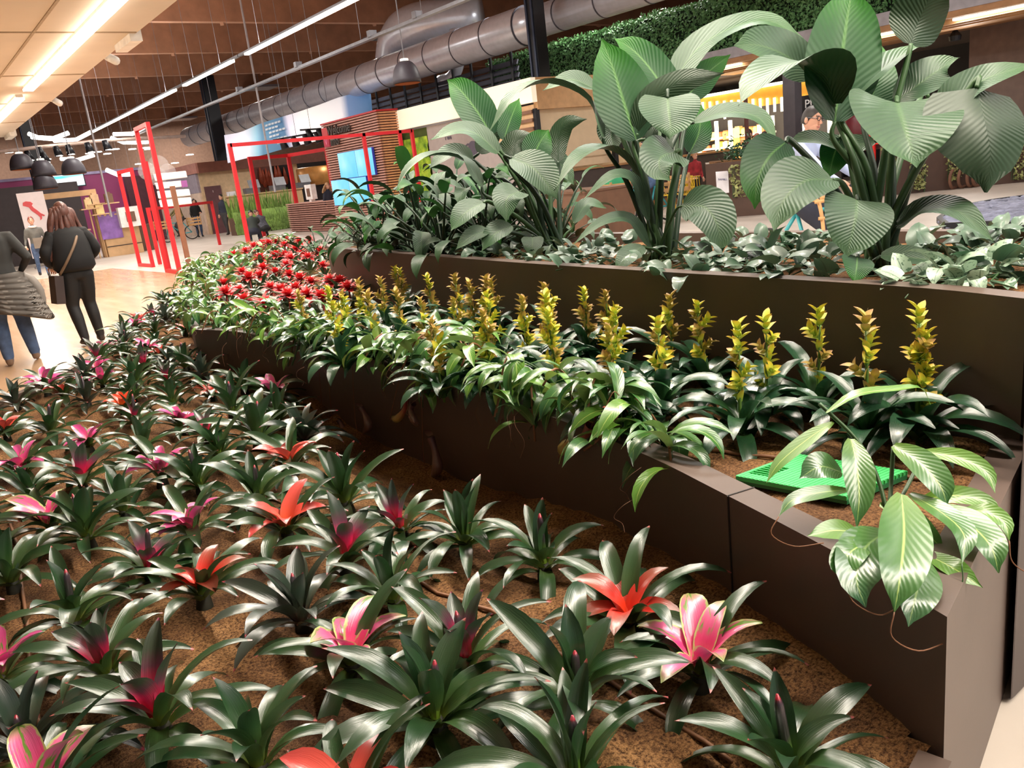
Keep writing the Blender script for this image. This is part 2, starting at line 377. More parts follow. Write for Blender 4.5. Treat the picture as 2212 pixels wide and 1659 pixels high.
# ------------------------------------------------------------------ leaf materials
def leafmat(name, stops, edge=None, tip=None, streak=.28, rough=.28, spec=.8, coat=.4, veins=0, vein_rgb=None, rib=None, under=None, hue=.06, blotch=None, trans=.12, bumps=.25):
    """stops: colours along the blade (0 base, 1 tip); edge: colour at the margins; veins: number of side veins"""
    k = NT(name); uv = k.n('ShaderNodeTexCoord').outputs['UV']; sp = k.n('ShaderNodeSeparateXYZ'); k.l(uv, sp.inputs[0]); U, V = sp.outputs[0], sp.outputs[1]
    oi = k.n('ShaderNodeObjectInfo').outputs['Random']
    off = k.n('ShaderNodeCombineXYZ'); k.l(k.math('MULTIPLY', oi, 37), off.inputs[0]); k.l(k.math('MULTIPLY', oi, 91), off.inputs[1])
    va = k.n('ShaderNodeVectorMath', operation='ADD'); k.l(uv, va.inputs[0]); k.l(off.outputs[0], va.inputs[1]); uvo = va.outputs[0]
    wob = k.noise(k.mapped(uvo, (6, 3, 1)), 1, 2); vv = k.math('ADD', V, k.math('MULTIPLY', k.math('SUBTRACT', wob, .5), .12))
    col = k.ramp(vv, [(p, lin(c)) for p, c in stops])
    d = k.math('ABSOLUTE', k.math('SUBTRACT', U, .5))
    if blotch:
        nzb = k.noise(k.mapped(uvo, blotch[2]), 1, 3); m_ = k.ramp(nzb, [(blotch[3], (0, 0, 0, 1)), (blotch[3]+.06, (1, 1, 1, 1))])
        if len(blotch) > 4: m_ = k.mix(1., m_, k.ramp(V, [(blotch[4], (0, 0, 0, 1)), (blotch[4]+.12, (1, 1, 1, 1))]), 'MULTIPLY')
        col = k.mix(m_, col, lin(blotch[1]))
    if edge:
        de = k.math('ADD', d, k.math('MULTIPLY', k.math('SUBTRACT', k.noise(k.mapped(uvo, (3, 10, 1)), 1, 2), .5), .2))
        col = k.mix(k.ramp(de, [(edge[1], (0, 0, 0, 1)), (edge[1]+.05, (1, 1, 1, 1))]), col, lin(edge[0]))
    st = k.noise(k.mapped(uvo, (28, 1.2, 1)), 1, 2)
    col = k.mix(k.math('MULTIPLY', k.math('SUBTRACT', st, .35), streak*2), col, (0.005, .012, .006, 1))
    if tip: col = k.mix(k.ramp(V, [(tip[1], (0, 0, 0, 1)), (min(1, tip[1]+.02), (1, 1, 1, 1))]), col, lin(tip[0]))
    h = st
    if veins:
        ph = k.math('SUBTRACT', k.math('MULTIPLY', V, veins), k.math('MULTIPLY', k.math('POWER', k.math('MULTIPLY', d, 2), .8), veins*.26))
        wv = k.math('SINE', k.math('MULTIPLY', ph, 6.2832)); vr = k.ramp(k.math('MULTIPLY_ADD', wv, .5, .5), [(.55, (0, 0, 0, 1)), (.97, (1, 1, 1, 1))])
        if vein_rgb: col = k.mix(k.math('MULTIPLY', vr, .30), col, lin(vein_rgb))
        h = k.math('MULTIPLY_ADD', wv, .5, .5)
    if rib: col = k.mix(k.ramp(d, [(.012, (1, 1, 1, 1)), (.035, (0, 0, 0, 1))]), col, lin(rib))
    col = k.mix(k.math('MULTIPLY', oi, hue*4), col, k.mix(1., col, (.75, .95, .55, 1), 'MULTIPLY'))
    if under:
        bf = k.n('ShaderNodeNewGeometry').outputs['Backfacing']; col = k.mix(bf, col, lin(under))
    k.set(col, rough, 0, spec, coat=coat)
    k.b.inputs['Coat Roughness'].default_value = .22
    if trans:
        k.b.inputs['Subsurface Weight'].default_value = 0
        tr = k.n('ShaderNodeBsdfTranslucent'); k.l(col, tr.inputs[0]); ms = k.n('ShaderNodeMixShader'); ms.inputs[0].default_value = trans
        out = k.t.nodes['Material Output']; k.l(k.b.outputs[0], ms.inputs[1]); k.l(tr.outputs[0], ms.inputs[2]); k.l(ms.outputs[0], out.inputs[0])
    k.bump(h, bumps, .004); return k.m
G1, G2 = (46, 78, 44), (31, 60, 41)
LM = dict(
    neo=leafmat('bromeliad_green', [(0, (120, 130, 50)), (.12, (70, 96, 48)), (.45, G1), (1, G2)], tip=((178, 92, 92), .955)),
    neod=leafmat('bromeliad_dark', [(0, (96, 60, 50)), (.15, (58, 62, 50)), (.5, (48, 66, 54)), (1, (58, 62, 60))], tip=((170, 60, 80), .95)),
    pink=leafmat('bromeliad_pink', [(0, (236, 120, 140)), (.3, (228, 74, 140)), (.7, (224, 84, 158)), (1, (196, 90, 150))], edge=((140, 170, 90), .44), tip=((120, 150, 80), .95), streak=.1, blotch=(1, (96, 140, 60), (5, 2.2, 1), .60, .25)),
    pinkv=leafmat('bromeliad_pink_cream', [(0, (234, 120, 140)), (.3, (226, 62, 130)), (.7, (228, 110, 160)), (1, (150, 170, 90))], edge=((190, 205, 130), .42), streak=.08, blotch=(1, (110, 150, 60), (5, 2, 1), .55, .35)),
    salmon=leafmat('bromeliad_salmon', [(0, (232, 110, 70)), (.35, (226, 86, 74)), (1, (216, 80, 84))], streak=.1, tip=((120, 110, 60), .97)),
    mag=leafmat('bromeliad_magenta_core', [(0, (226, 44, 66)), (.34, (206, 40, 92)), (.5, (110, 60, 82)), (.68, (62, 76, 62)), (1, (52, 66, 58))], tip=((150, 60, 90), .96)),
    rust=leafmat('bromeliad_rust', [(0, (228, 66, 30)), (.35, (206, 48, 40)), (.7, (158, 78, 62)), (1, (120, 70, 52))], streak=.2),
    fire=leafmat('bromeliad_orange', [(0, (240, 120, 40)), (.5, (228, 70, 40)), (1, (206, 60, 40))], streak=.1),
    tube=leafmat('bromeliad_new_leaf', [(0, (120, 150, 44)), (.28, (84, 122, 44)), (.45, (54, 50, 50)), (.9, (64, 46, 58)), (1, (160, 40, 66))], tip=((176, 36, 60), .93)),
    vri=leafmat('vriesea_leaf', [(0, (52, 92, 44)), (.4, (40, 78, 50)), (1, (38, 70, 54))], rough=.26, streak=.12, coat=.25),
    guz=leafmat('guzmania_leaf', [(0, (60, 88, 50)), (1, (52, 82, 60))], rough=.36, streak=.15),
    red=leafmat('guzmania_bract', [(0, (190, 26, 40)), (.6, (214, 36, 46)), (.85, (232, 90, 90)), (1, (244, 190, 176))], streak=.06, rough=.45, coat=0, hue=.01),
    yel=leafmat('vriesea_bract', [(0, (112, 154, 48)), (.35, (196, 204, 62)), (.75, (228, 204, 60)), (1, (200, 140, 66))], streak=.12, rough=.45, coat=0, hue=.02),
    yeo=leafmat('vriesea_bract_old', [(0, (120, 136, 50)), (.4, (196, 170, 72)), (1, (176, 124, 84))], streak=.2, rough=.5, coat=0),
    nep=leafmat('pitcher_leaf', [(0, (100, 136, 52)), (.3, (66, 116, 46)), (1, (52, 104, 48))], rib=(160, 186, 104), rough=.33, streak=.1, veins=14, bumps=.12, under=(120, 150, 80)),
    nepy=leafmat('pitcher_leaf_young', [(0, (104, 146, 50)), (1, (80, 132, 46))], rib=(180, 200, 110), rough=.36, streak=.1, veins=12, bumps=.12, under=(150, 176, 84)),
    nepd=leafmat('pitcher_leaf_dark', [(0, (78, 118, 58)), (1, (46, 98, 62))], rib=(130, 160, 100), rough=.28, streak=.1, veins=14, bumps=.12),
    spa=leafmat('peace_lily_leaf', [(0, (58, 84, 58)), (.5, (54, 82, 60)), (1, (64, 98, 60))], rough=.46, spec=.5, streak=.05, veins=20, bumps=.32, vein_rgb=(34, 60, 46), rib=(70, 98, 66), under=(24, 50, 24), trans=.05, hue=.03, coat=0),
    spab=leafmat('peace_lily_leaf_bright', [(0, (20, 58, 34)), (.55, (24, 78, 30)), (1, (50, 116, 26))], rough=.5, spec=.4, streak=.05, veins=20, bumps=.28, vein_rgb=(30, 72, 40), rib=(76, 120, 62), under=(40, 84, 36), trans=.18, hue=.02, coat=.05),
    scin=leafmat('pothos_leaf', [(0, (58, 88, 66)), (1, (72, 108, 84))], rough=.5, streak=.08, rib=(44, 70, 52), hue=.06),
    silv=leafmat('silver_pothos_leaf', [(0, (150, 176, 152)), (1, (160, 186, 160))], rough=.5, streak=.08, rib=(58, 92, 66), hue=.02, blotch=(1, (70, 106, 78), (5, 6, 1), .56)),
)
M_STEM = mat('dark_stem', (40, 40, 28), .7)
M_PET = mat('petiole_green', (52, 84, 46), .45, var=.2)
M_PETD = mat('petiole_dark', (28, 52, 32), .45, var=.2)
# ------------------------------------------------------------------ bromeliads of the lower bed
def lib(m, specs, base='leaf', **kw): return [leafmesh(base, m, L, W, w_strap, R(a0), R(a1), seed=i, wav=.05, twist=(-.25, .2, 0, .3, -.1)[i % 5], **kw) for i, (L, W, a0, a1) in enumerate(specs)]
OUT_S = [(.27, .054, 48, -42), (.29, .052, 55, -24), (.25, .056, 40, -50), (.28, .050, 60, -5), (.30, .052, 52, -34)]
INN_S = [(.19, .052, 72, 20), (.20, .054, 78, 40), (.17, .056, 66, 8), (.21, .050, 80, 55)]
PET_S = [(.165, .062, 62, -22), (.18, .060, 72, 10), (.155, .066, 54, -35), (.175, .058, 66, -8)]
NEO_OUT = {k: lib(LM[k], OUT_S, chan=.35) for k in ('neo', 'neod')}
NEO_INN = {k: lib(LM[k], INN_S, chan=.45) for k in ('neo', 'neod', 'mag')}
for k in ('pink', 'pinkv', 'salmon', 'rust', 'fire'): NEO_INN[k] = lib(LM[k], PET_S, chan=.4)
def tubedata(L, r0):
    V = []; F = []; UV = []; n = 8
    for i in range(8):
        t = i/7; rr = r0*(1.0-.25*t) * (1 if t < .85 else 1-.75*(t-.85)/.15)
        for j in range(n): a = 2*math.pi*j/n; V.append((rr*math.cos(a), rr*math.sin(a), L*t)); UV.append((j/n, t))
    for i in range(7):
        for j in range(n): F.append((i*n+j, i*n+(j+1) % n, (i+1)*n+(j+1) % n, (i+1)*n+j))
    F.append(tuple(range(7*n, 8*n)))
    return V, F, UV
TUBE = [uvmesh('new_leaf', *tubedata(L, r_), LM['tube']) for L, r_ in ((.17, .013), (.14, .012), (.10, .012))]
STEMB = MB().lathe([(.026, -.03), (.028, .02), (.022, .055), (.014, .075), (0, .08)], 10).mesh('stem', M_STEM, True)
def put(me, root, az, tilt=0, s=1., z=0., r0=.012, name=None, roll=0):
    o = bpy.data.objects.new(name or me.name.split('.')[0], me); C.objects.link(o); o.parent = root
    o.rotation_euler = (tilt, roll, az); o.scale = (s, s, s)
    o.location = (-math.sin(az)*r0, math.cos(az)*r0, z); return o
GA = 2.39996
NEO_LAB = dict(G=('dark green rosette bromeliad with a rolled red-tipped new leaf in soil', 'bromeliad'), D=('purplish dark bromeliad rosette with strap leaves in soil', 'bromeliad'),
    P=('bromeliad with pink and green variegated inner leaves in the soil bed', 'bromeliad'), V=('bromeliad with large pink and cream centre petals', 'bromeliad'),
    S=('bromeliad with salmon red centre leaves in the soil bed', 'bromeliad'), C=('green bromeliad with a magenta red core', 'bromeliad'),
    R=('rust red and brown bromeliad with strap leaves', 'bromeliad'), F=('small bromeliad with a bright orange-red star centre', 'bromeliad'))
NEO_PLACED = []; NEO_OBJ = []
def neoregelia(x, y, kind, s=1., label=None, lean=None):
    root = empty('bromeliad', (x, y, soil_low(x, y)-.02), rnd.random()*6.28, label or NEO_LAB[kind][0], 'bromeliad', 'bromeliads of the lower bed')
    root['kd'] = kind if not label else ''
    root.scale = (s, s, s)
    root.rotation_euler = (rnd.uniform(-.12, .12), rnd.uniform(-.12, .12), rnd.random()*6.28)
    st = mk('stem', STEMB, root)
    a = rnd.random()*6.28; key = 'neod' if kind == 'D' else 'neo'; n = rnd.randint(12, 15)
    for i in range(n):
        f = i/n; a += GA
        put(rnd.choice(NEO_OUT[key]), root, a, R(-18+46*f+rnd.uniform(-9, 9)), rnd.uniform(.8, 1.08)*(.95+.05*f), .045+.03*f, .016, roll=rnd.uniform(-.25, .25))
    core = dict(G='neo', D='neod', P='pink', V='pinkv', S='salmon', C='mag', R='rust', F='fire')[kind]
    m_ = 4 if kind in 'GD' else (6 if kind != 'C' else 5)
    for i in range(m_):
        a += GA; put(rnd.choice(NEO_INN[core]), root, a, R(rnd.uniform(-6, 10)+(12*i/m_ if kind in 'GD' else 5*i/m_)), rnd.uniform(.85, 1.1)*(1.15 if kind == 'V' else 1)*(.75 if kind == 'F' else 1), .085, .008)
    if kind in 'GD' or (kind == 'C' and rnd.random() < .4):
        put(rnd.choice(TUBE), root, a, R(rnd.uniform(-6, 6)), rnd.uniform(.9, 1.1), .08, 0)
    NEO_PLACED.append((x, y)); NEO_OBJ.append((root, kind)); return root
NEO_PX = [(545, 1590, 'G', 1.0), (335, 1510, 'C', 1.05), (218, 1405, 'C', .95), (20, 1560, 'D', 1.0), (-20, 1425, 'P', .9), (90, 1668, 'V', 1.), (755, 1690, 'S', 1), (930, 1490, 'G', 1.1), (1235, 1445, 'G', 1.1),
    (1240, 1640, 'G', 1.05), (1710, 1585, 'G', 1.0), (745, 1365, 'V', 1.0), (1000, 1375, 'C', 1.), (1355, 1290, 'R', 1.05), (1505, 1395, 'V', 1.), (845, 1240, 'G', 1.), (1170, 1160, 'G', 1.0), (640, 1275, 'D', 1.0),
    (425, 1240, 'R', 1.), (305, 1180, 'C', .95), (140, 1290, 'G', 1.05), (15, 1210, 'G', 1.), (100, 1095, 'V', 1.), (180, 1130, 'G', 1.05), (405, 1110, 'P', 1.), (610, 1105, 'S', 1.05), (735, 1165, 'C', 1.), (865, 1100, 'C', .9),
    (995, 1115, 'G', .95), (550, 1040, 'G', 1.), (740, 1040, 'G', 1.15), (625, 975, 'S', 1.), (340, 1000, 'P', 1.05), (165, 1010, 'C', 1.), (40, 985, 'P', 1.), (185, 930, 'P', .9), (300, 935, 'G', .9), (285, 880, 'C', .9), (385, 890, 'P', .95),
    (550, 925, 'G', 1.25), (495, 860, 'G', 1.2), (258, 855, 'F', 1.), (5, 910, 'S', .9), (100, 905, 'G', 1.), (135, 835, 'S', .9), (90, 805, 'P', .9), (205, 778, 'P', .85), (290, 800, 'G', 1.), (345, 750, 'S', .85), (400, 780, 'G', .95),
    (455, 830, 'R', .9), (30, 850, 'D', .9), (180, 800, 'D', 1.), (215, 735, 'P', .8), (270, 730, 'P', .8), (330, 700, 'G', .9), (425, 1010, 'G', .95), (470, 960, 'G', .95), (440, 910, 'C', .8), (370, 840, 'G', .9), (60, 1040, 'G', .9), (255, 1065, 'G', .9), (648, 905, 'D', 1.0), (590, 868, 'G', 1.05), (520, 812, 'G', 1.0)]
UNIQ = {8: 'large green bromeliad with a red rolled leaf between two rust-red centred neighbours', 13: 'rust red bromeliad growing hard against the dark planter wall', 14: 'big pink and cream bromeliad at the dark wall foot beside the rust red one',
        11: 'large pink and cream bromeliad in open soil behind a tall green rosette', 10: 'green bromeliad at the bed corner next to the planter end wall', 41: 'small bromeliad with a bright orange-red star centre'}
for i, (px, py, kd, s) in enumerate(NEO_PX):
    p = GZ(px, py, .42); neoregelia(p.x, p.y, kd, s, UNIQ.get(i))
inner = offset(low, .22)
tries = 0
while tries < 4200:
    tries += 1
    x = rnd.uniform(-.8, 5.6); y = rnd.uniform(.8, 14.3)
    if not inside((x, y), lowpoly) or wall_dist(x, y, low) < .13 or wall_dist(x, y, midf+midb) < .16: continue
    q = Vector((x, y, .45))-E0; dpt = q.dot(FW); px = CX+FPX*q.dot(RT)/dpt; py = CY-FPX*q.dot(UP)/dpt
    if px > 700 or (py > 840 and -70 < px and py < 1760) or py > 2300: continue
    if min(math.hypot(x-a, y-c) for a, c in NEO_PLACED) < .27: continue
    neoregelia(x, y, rnd.choices('GDCPSRF', (50, 22, 8, 9, 5, 4, 2))[0], rnd.uniform(.85, 1.02))
# labels from what grows around each rosette
NK = dict(G='green bromeliad rosette', D='purplish bromeliad rosette', P='pink variegated bromeliad', V='broad-petalled pink bromeliad', S='salmon-centred bromeliad', C='magenta-cored bromeliad', R='rust red bromeliad', F='orange star bromeliad')
NS = dict(G='a green one', D='a purplish one', P='a variegated one', V='a broad-petalled one', S='a salmon one', C='a magenta-cored one', R='a rust red one', F='an orange star')
for r_, kd in NEO_OBJ:
    if r_.pop('kd', '') == '': continue
    o_ = sorted(((q.location-r_.location).length, k2) for q, k2 in NEO_OBJ if q is not r_ and k2 != kd); a_ = o_[0][1]; b_ = next((k2 for d, k2 in o_[1:] if k2 != a_), a_)
    x, y = r_.location.x, r_.location.y
    pl = 'at the wall foot ' if wall_dist(x, y, midf) < .34 else ('at the kerb ' if wall_dist(x, y, low) < .34 else '')
    r_['label'] = '%s %sbetween %s and %s' % (NK[kd], pl, NS[a_], NS[b_])
# ------------------------------------------------------------------ yellow vrieseas of the middle tier
VRI = lib(LM['vri'], [(.31, .064, 58, -45), (.29, .066, 50, -60), (.33, .060, 66, -30), (.28, .064, 42, -50), (.30, .062, 72, -10)], chan=.3)
def branchdata(n, L, W, seed):
    """flattened side spike: overlapping bracts in two ranks along a short axis"""
    rr = random.Random(seed); V = []; F = []; UV = []
    for i in range(n):
        t = i/max(1, n-1); side = 1 if i % 2 else -1
        lv, lf, lu = leafdata(W*rr.uniform(.9, 1.2), W*.55, w_bract, R(80), R(64), .6, 5, 2)
        M = Matrix.Translation((0, 0, L*t*.72)) @ Matrix.Rotation(i*2.2, 4, 'Z') @ Matrix.Rotation(R(-36+14*t), 4, 'X')
        o = len(V); V += [tuple(M @ Vector(v)) for v in lv]; F += [tuple(k+o for k in f) for f in lf]; UV += lu
    for k in range(4):   # dry thread-like stamens
        a = rr.uniform(0, 6.28); z = L*rr.uniform(.5, .95); o = len(V); x, y = math.cos(a)*W*.5, math.sin(a)*W*.5
        V += [(0, 0, z), (.0012, 0, z), (x, y, z+W*.35), (x+.0012, y, z+W*.35)]; F.append((o, o+1, o+3, o+2)); UV += [(.5, .9)]*4
    return V, F, UV
BRY = [uvmesh('flower_branch', *branchdata(8, .062, .042, i), LM['yel']) for i in range(3)]
BRO = [uvmesh('flower_branch', *branchdata(8, .060, .040, i+5), LM['yeo']) for i in range(3)]
STK = MB().tube([(0, 0, 0), (.003, .002, .12), (-.002, 0, .24), (0, 0, .36)], [.006, .006, .005, .002], 6).mesh('flower_stalk', mat('flower_stalk', (84, 120, 44), .5), True)
def vriesea(x, y, top, old, s=1., label=None, stalks=1):
    z0 = soil_mid(x, y)
    root = empty('vriesea', (x, y, z0), rnd.random()*6.28, label or ('vriesea with a fading brown and yellow flower spike beside the tall planter wall' if old else 'vriesea with a bright yellow branched flower spike'), 'bromeliad', None if label else ('brown-tipped vrieseas of the middle tier' if old else 'yellow vrieseas of the middle tier'))
    if not label:
        du, df = wall_dist(x, y, upf), wall_dist(x, y, midf)
        root['label'] = ('fading brown-tipped' if old else 'bright yellow')+' vriesea '+('hard against the tall planter wall' if du < .24 else 'just behind the pitcher plants' if df < .45 else 'midway between rim and tall wall')+(', near the guzmanias' if y > 4.6 else ', near the green cover' if y < 1.75 else '')
        root['group'] = 'vrieseas of the middle tier'
    root.scale = (s, s, s); a = rnd.random()*6
    n = rnd.randint(13, 16)
    for i in range(n):
        f = i/n; a += GA; put(rnd.choice(VRI), root, a, R(-14+40*f+rnd.uniform(-8, 8)), rnd.uniform(.85, 1.05), .02+.05*f, .014)
    for q in range(stalks):
        h = (top-z0)/s*(1 if q == 0 else .8); lx, ly = (rnd.uniform(-.06, .06), rnd.uniform(-.06, .06)) if q == 0 else (.13, .02)
        st = mk('flower_stalk', STK, root); st.scale = (1, 1, h/.36); st.rotation_euler = (lx, ly, 0)
        M = Euler((lx, ly, 0)).to_matrix(); nb = rnd.randint(6, 8) if stalks == 1 else 7
        for i in range(nb):
            t = .40+.56*i/(nb-1); a += 2.2; p = M @ Vector((0, 0, h*t-.01))
            o = bpy.data.objects.new('flower_branch', rnd.choice(BRO if (old and rnd.random() < .75) or (not old and rnd.random() < .22) else BRY)); C.objects.link(o); o.parent = root
            o.location = p; k = (1.1-.25*abs(t-.6))*rnd.uniform(.8, 1.15)*(1.15 if i == nb-1 else 1); o.scale = (k, k, k)
            o.rotation_euler = (R(0 if i == nb-1 else rnd.uniform(24, 46)), 0, a)
    return root
VPX = [(2065, 664, 0, 1.0, 2), (1873, 706, 0, .95, 1), (1821, 672, 0, .95, 1), (1649, 706, 0, .92, 1), (1594, 729, 0, .95, 1), (1539, 662, 0, .95, 1), (1469, 652, 1, .95, 1), (1419, 712, 0, .95, 1), (1305, 642, 0, .95, 1), (1329, 690, 0, .95, 1), (1319, 730, 1, .9, 1),
    (1257, 640, 1, .95, 1), (1202, 627, 1, .95, 1), (1182, 655, 0, .95, 1), (1195, 690, 0, .95, 1), (1131, 662, 0, .95, 1), (1116, 602, 1, 1., 1), (1088, 612, 1, .95, 1), (1061, 649, 0, .95, 1), (1048, 689, 0, .95, 1), (1018, 619, 1, .95, 1), (986, 609, 1, .95, 1), (974, 659, 1, .95, 1),
    (931, 605, 1, .95, 1), (911, 655, 1, .95, 1), (937, 702, 1, .9, 1), (884, 587, 1, .95, 1), (854, 587, 1, .95, 1), (824, 612, 1, .95, 1), (794, 649, 0, .95, 1), (770, 618, 1, .95, 1), (735, 645, 0, .95, 1), (712, 640, 0, .95, 1), (722, 668, 0, .9, 1), (648, 640, 1, .9, 1), (860, 640, 1, .9, 1)]
for i, (px, py, old, s, stk) in enumerate(VPX):
    top = .945 if i > 1 else .985
    p = GZ(px, py, top); d = wall_dist(p.x, p.y, upf)
    while wall_dist(p.x, p.y, upf) < .14: p = p-Vector((.02, 0, 0))
    vriesea(p.x, p.y, top, old, s, 'tall vriesea with twin yellow flower spikes beside the planter end wall' if i == 0 else None, stk)
# ------------------------------------------------------------------ red guzmanias
GUZ = lib(LM['guz'], [(.24, .045, 50, -35), (.26, .042, 58, -20), (.22, .046, 42, -45), (.25, .04, 66, 0)], chan=.3)
def headdata(seed):
    rr = random.Random(seed); V = []; F = []; UV = []; a = 0
    for i in range(26):
        f = i/26; a += GA; lv, lf, lu = leafdata(.092*(1-.35*f)*rr.uniform(.85, 1.15), .036*(1-.2*f), w_bract, R(22+58*f), R(-38+95*f), .3, 4, 2)
        M = Matrix.Translation((0, 0, .02*f)) @ Matrix.Rotation(a, 4, 'Z'); o = len(V)
        V += [tuple(M @ Vector(v)) for v in lv]; F += [tuple(k+o for k in g) for g in lf]; UV += lu
    return V, F, UV
HEAD = [uvmesh('flower_head', *headdata(i), LM['red']) for i in range(3)]
GST = MB().tube([(0, 0, 0), (0, 0, .17)], .008, 6).mesh('flower_stalk', mat('red_stalk', (150, 50, 50), .5), True)
def guzmania(x, y, s=1.):
    root = empty('guzmania', (x, y, soil_mid(x, y)), rnd.random()*6.28, 'guzmania with a red star flower head over green strap leaves', 'bromeliad', 'red guzmanias massed beside the round planter end'); root.scale = (s, s, s)
    root['label'] = 'red star-headed guzmania '+('at the foot of the rounded planter end' if wall_dist(x, y, upf) < .7 else 'behind the leafy pitcher plants at the rim' if wall_dist(x, y, midf+midb[:40]) < .6 else 'at the far end of the red bed' if y > 9.5 else 'in the middle of the red bed')
    a = rnd.random()*6
    for i in range(12):
        f = i/12; a += GA; put(rnd.choice(GUZ), root, a, R(-12+36*f+rnd.uniform(-8, 8)), rnd.uniform(1.0, 1.25), .01+.04*f, .012)
    h = rnd.uniform(.15, .2); st = mk('flower_stalk', GST, root); st.scale = (1, 1, h/.17)
    o = mk('flower_head', rnd.choice(HEAD), root); o.location = (0, 0, h-.01); k = rnd.uniform(1.15, 1.4); o.scale = (k, k, k*.9); o.rotation_euler = (rnd.uniform(-.2, .2), rnd.uniform(-.2, .2), rnd.random()*6)
GP_Z = [(565, 700), (740, 810), (790, 600), (1000, 620), (880, 680), (1040, 560), (1180, 565), (1330, 520), (1340, 590), (1370, 440), (1300, 385), (1190, 390), (1130, 765), (1270, 830), (1440, 820), (1350, 920), (1580, 900), (1750, 920), (1060, 965), (1480, 645), (1620, 700), (1580, 440), (1760, 490), (2000, 540),
    (1850, 720), (1960, 715), (2060, 770), (2110, 650), (1300, 300), (1440, 355), (1520, 370), (1730, 340), (1330, 235), (1040, 255), (1110, 285), (1000, 350), (830, 350), (940, 320), (1200, 250), (2280, 560), (2380, 480), (820, 920), (600, 860), (690, 380), (1000, 430), (1480, 270), (1600, 240)]
for zx, zy in GP_Z:
    px = 380+zx/5.53; py = 480+zy/5.53; p = GZ(px, py, .79)
    k = 1.0 if p.y < 9 else 1.12
    guzmania(p.x, p.y, k)
# ================================================================== giant peace lilies of the upper tier
U_ = Vector((0, 0, 1)); TOCAM = -FW
HINT = dict(c=TOCAM+U_*.25, u=U_+TOCAM*.12, b=U_*.6+TOCAM*.6, a=FW+U_*.5, w=FW+U_*.1)
def peace_lily(base_px, leaves, label, bz=1.0):
    p0 = GZ(*base_px, bz); D0 = depth(p0); root = empty('peace_lily', p0, 0, label, 'plant'); rr = random.Random(int(base_px[0]))
    for i, (pts, W, hint, mk_, *ex) in enumerate(leaves):
        P = [GD(q[0], q[1], D0+(q[2] if len(q) > 2 else 0.)) for q in pts]
        prof = w_heart if 'h' in ex else w_ovate
        me = spine_leaf('leaf', LM[mk_], P, W, HINT[hint], prof, .22 if hint != 'c' else .14, .05, 16, 6, .02, p0, seed=i)
        lf = mk('leaf', me, root)
        b0 = Vector((p0.x+rr.uniform(-.06, .06), p0.y+rr.uniform(-.06, .06), p0.z-.03)); tip = P[0]; T = (P[0]-P[1]).normalized()
        d = (tip-b0).length; mid = b0+(tip-b0)*.5+U_*d*.10
        pp = catmull([b0, mid, tip+T*min(.05, d*.1)+Vector((0, 0, -.02)), tip], 6)
        n = len(pp); rb = .017 if d > .5 else .010
        MB().tube([q-p0 for q in pp], [rb*(1-.55*k/(n-1)) for k in range(n)], 8).obj('petiole', M_PETD if rr.random() < .6 else M_PET, root, True)
    return root
A_ = [([(1803, 262), (1815, 150), (1830, 40), (1842, -25)], .29, 'c', 'spab'),
      ([(1802, 225), (1778, 150, -.08), (1715, 135, -.2), (1645, 175, -.3), (1595, 228, -.35)], .25, 'u', 'spa'),
      ([(1755, 165, .12), (1700, 122, .1), (1640, 98, .05), (1585, 98, 0)], .20, 'c', 'spa'),
      ([(1835, 222), (1880, 170, -.02), (1945, 120), (2012, 92, .05)], .22, 'u', 'spa'),
      ([(1968, 95, -.1), (1985, 45, -.1), (2012, -10, -.15), (2055, -60, -.2)], .21, 'w', 'spa'),
      ([(1935, 220, .05), (1985, 182), (2030, 150), (2074, 124, -.05)], .18, 'b', 'spa'),
      ([(1938, 222, -.15), (1950, 262, -.28), (1965, 312, -.36), (1979, 364, -.38)], .38, 'b', 'spa', 'h'),
      ([(2110, 190, -.3), (2128, 265, -.36), (2140, 340, -.37), (2130, 416, -.34)], .36, 'w', 'spa', 'h'),
      ([(2028, 248, -.2), (2080, 200, -.25), (2150, 162, -.3), (2235, 138, -.3)], .15, 'b', 'spa'),
      ([(1697, 308, -.1), (1662, 338, -.15), (1636, 390, -.18), (1630, 452, -.2)], .18, 'c', 'spab'),
      ([(1798, 388, -.25), (1738, 392, -.3), (1692, 435, -.35), (1671, 500, -.38)], .22, 'b', 'spa'),
      ([(1852, 432, -.3), (1848, 470, -.35), (1838, 515, -.36), (1828, 556, -.36)], .24, 'c', 'spa', 'h'),
      ([(1938, 488, -.1), (2000, 455, -.2), (2072, 458, -.3), (2146, 522, -.35)], .15, 'b', 'spa'),
      ([(1903, 552, -.2), (1980, 558, -.25), (2064, 572, -.3)], .10, 'b', 'spa'),
      ([(1852, 556, -.35), (1850, 580, -.38), (1845, 612, -.39)], .11, 'c', 'spab', 'h'),
      ([(1888, 305, .2), (1820, 318, .2), (1755, 302, .15), (1702, 306, .1)], .13, 'b', 'spa'),
      ([(1872, 240, .1), (1893, 170, .15), (1898, 85, .2)], .17, 'c', 'spab'),
      ([(2005, 210, .2), (2025, 250, .2), (2040, 300, .2)], .16, 'w', 'spab'),
      ([(1815, 300, .2), (1800, 340, .2), (1790, 385, .2)], .13, 'c', 'spab')]
peace_lily((1892, 588), A_, 'giant peace lily with ribbed drooping leaves beside silver-leaved ground cover')
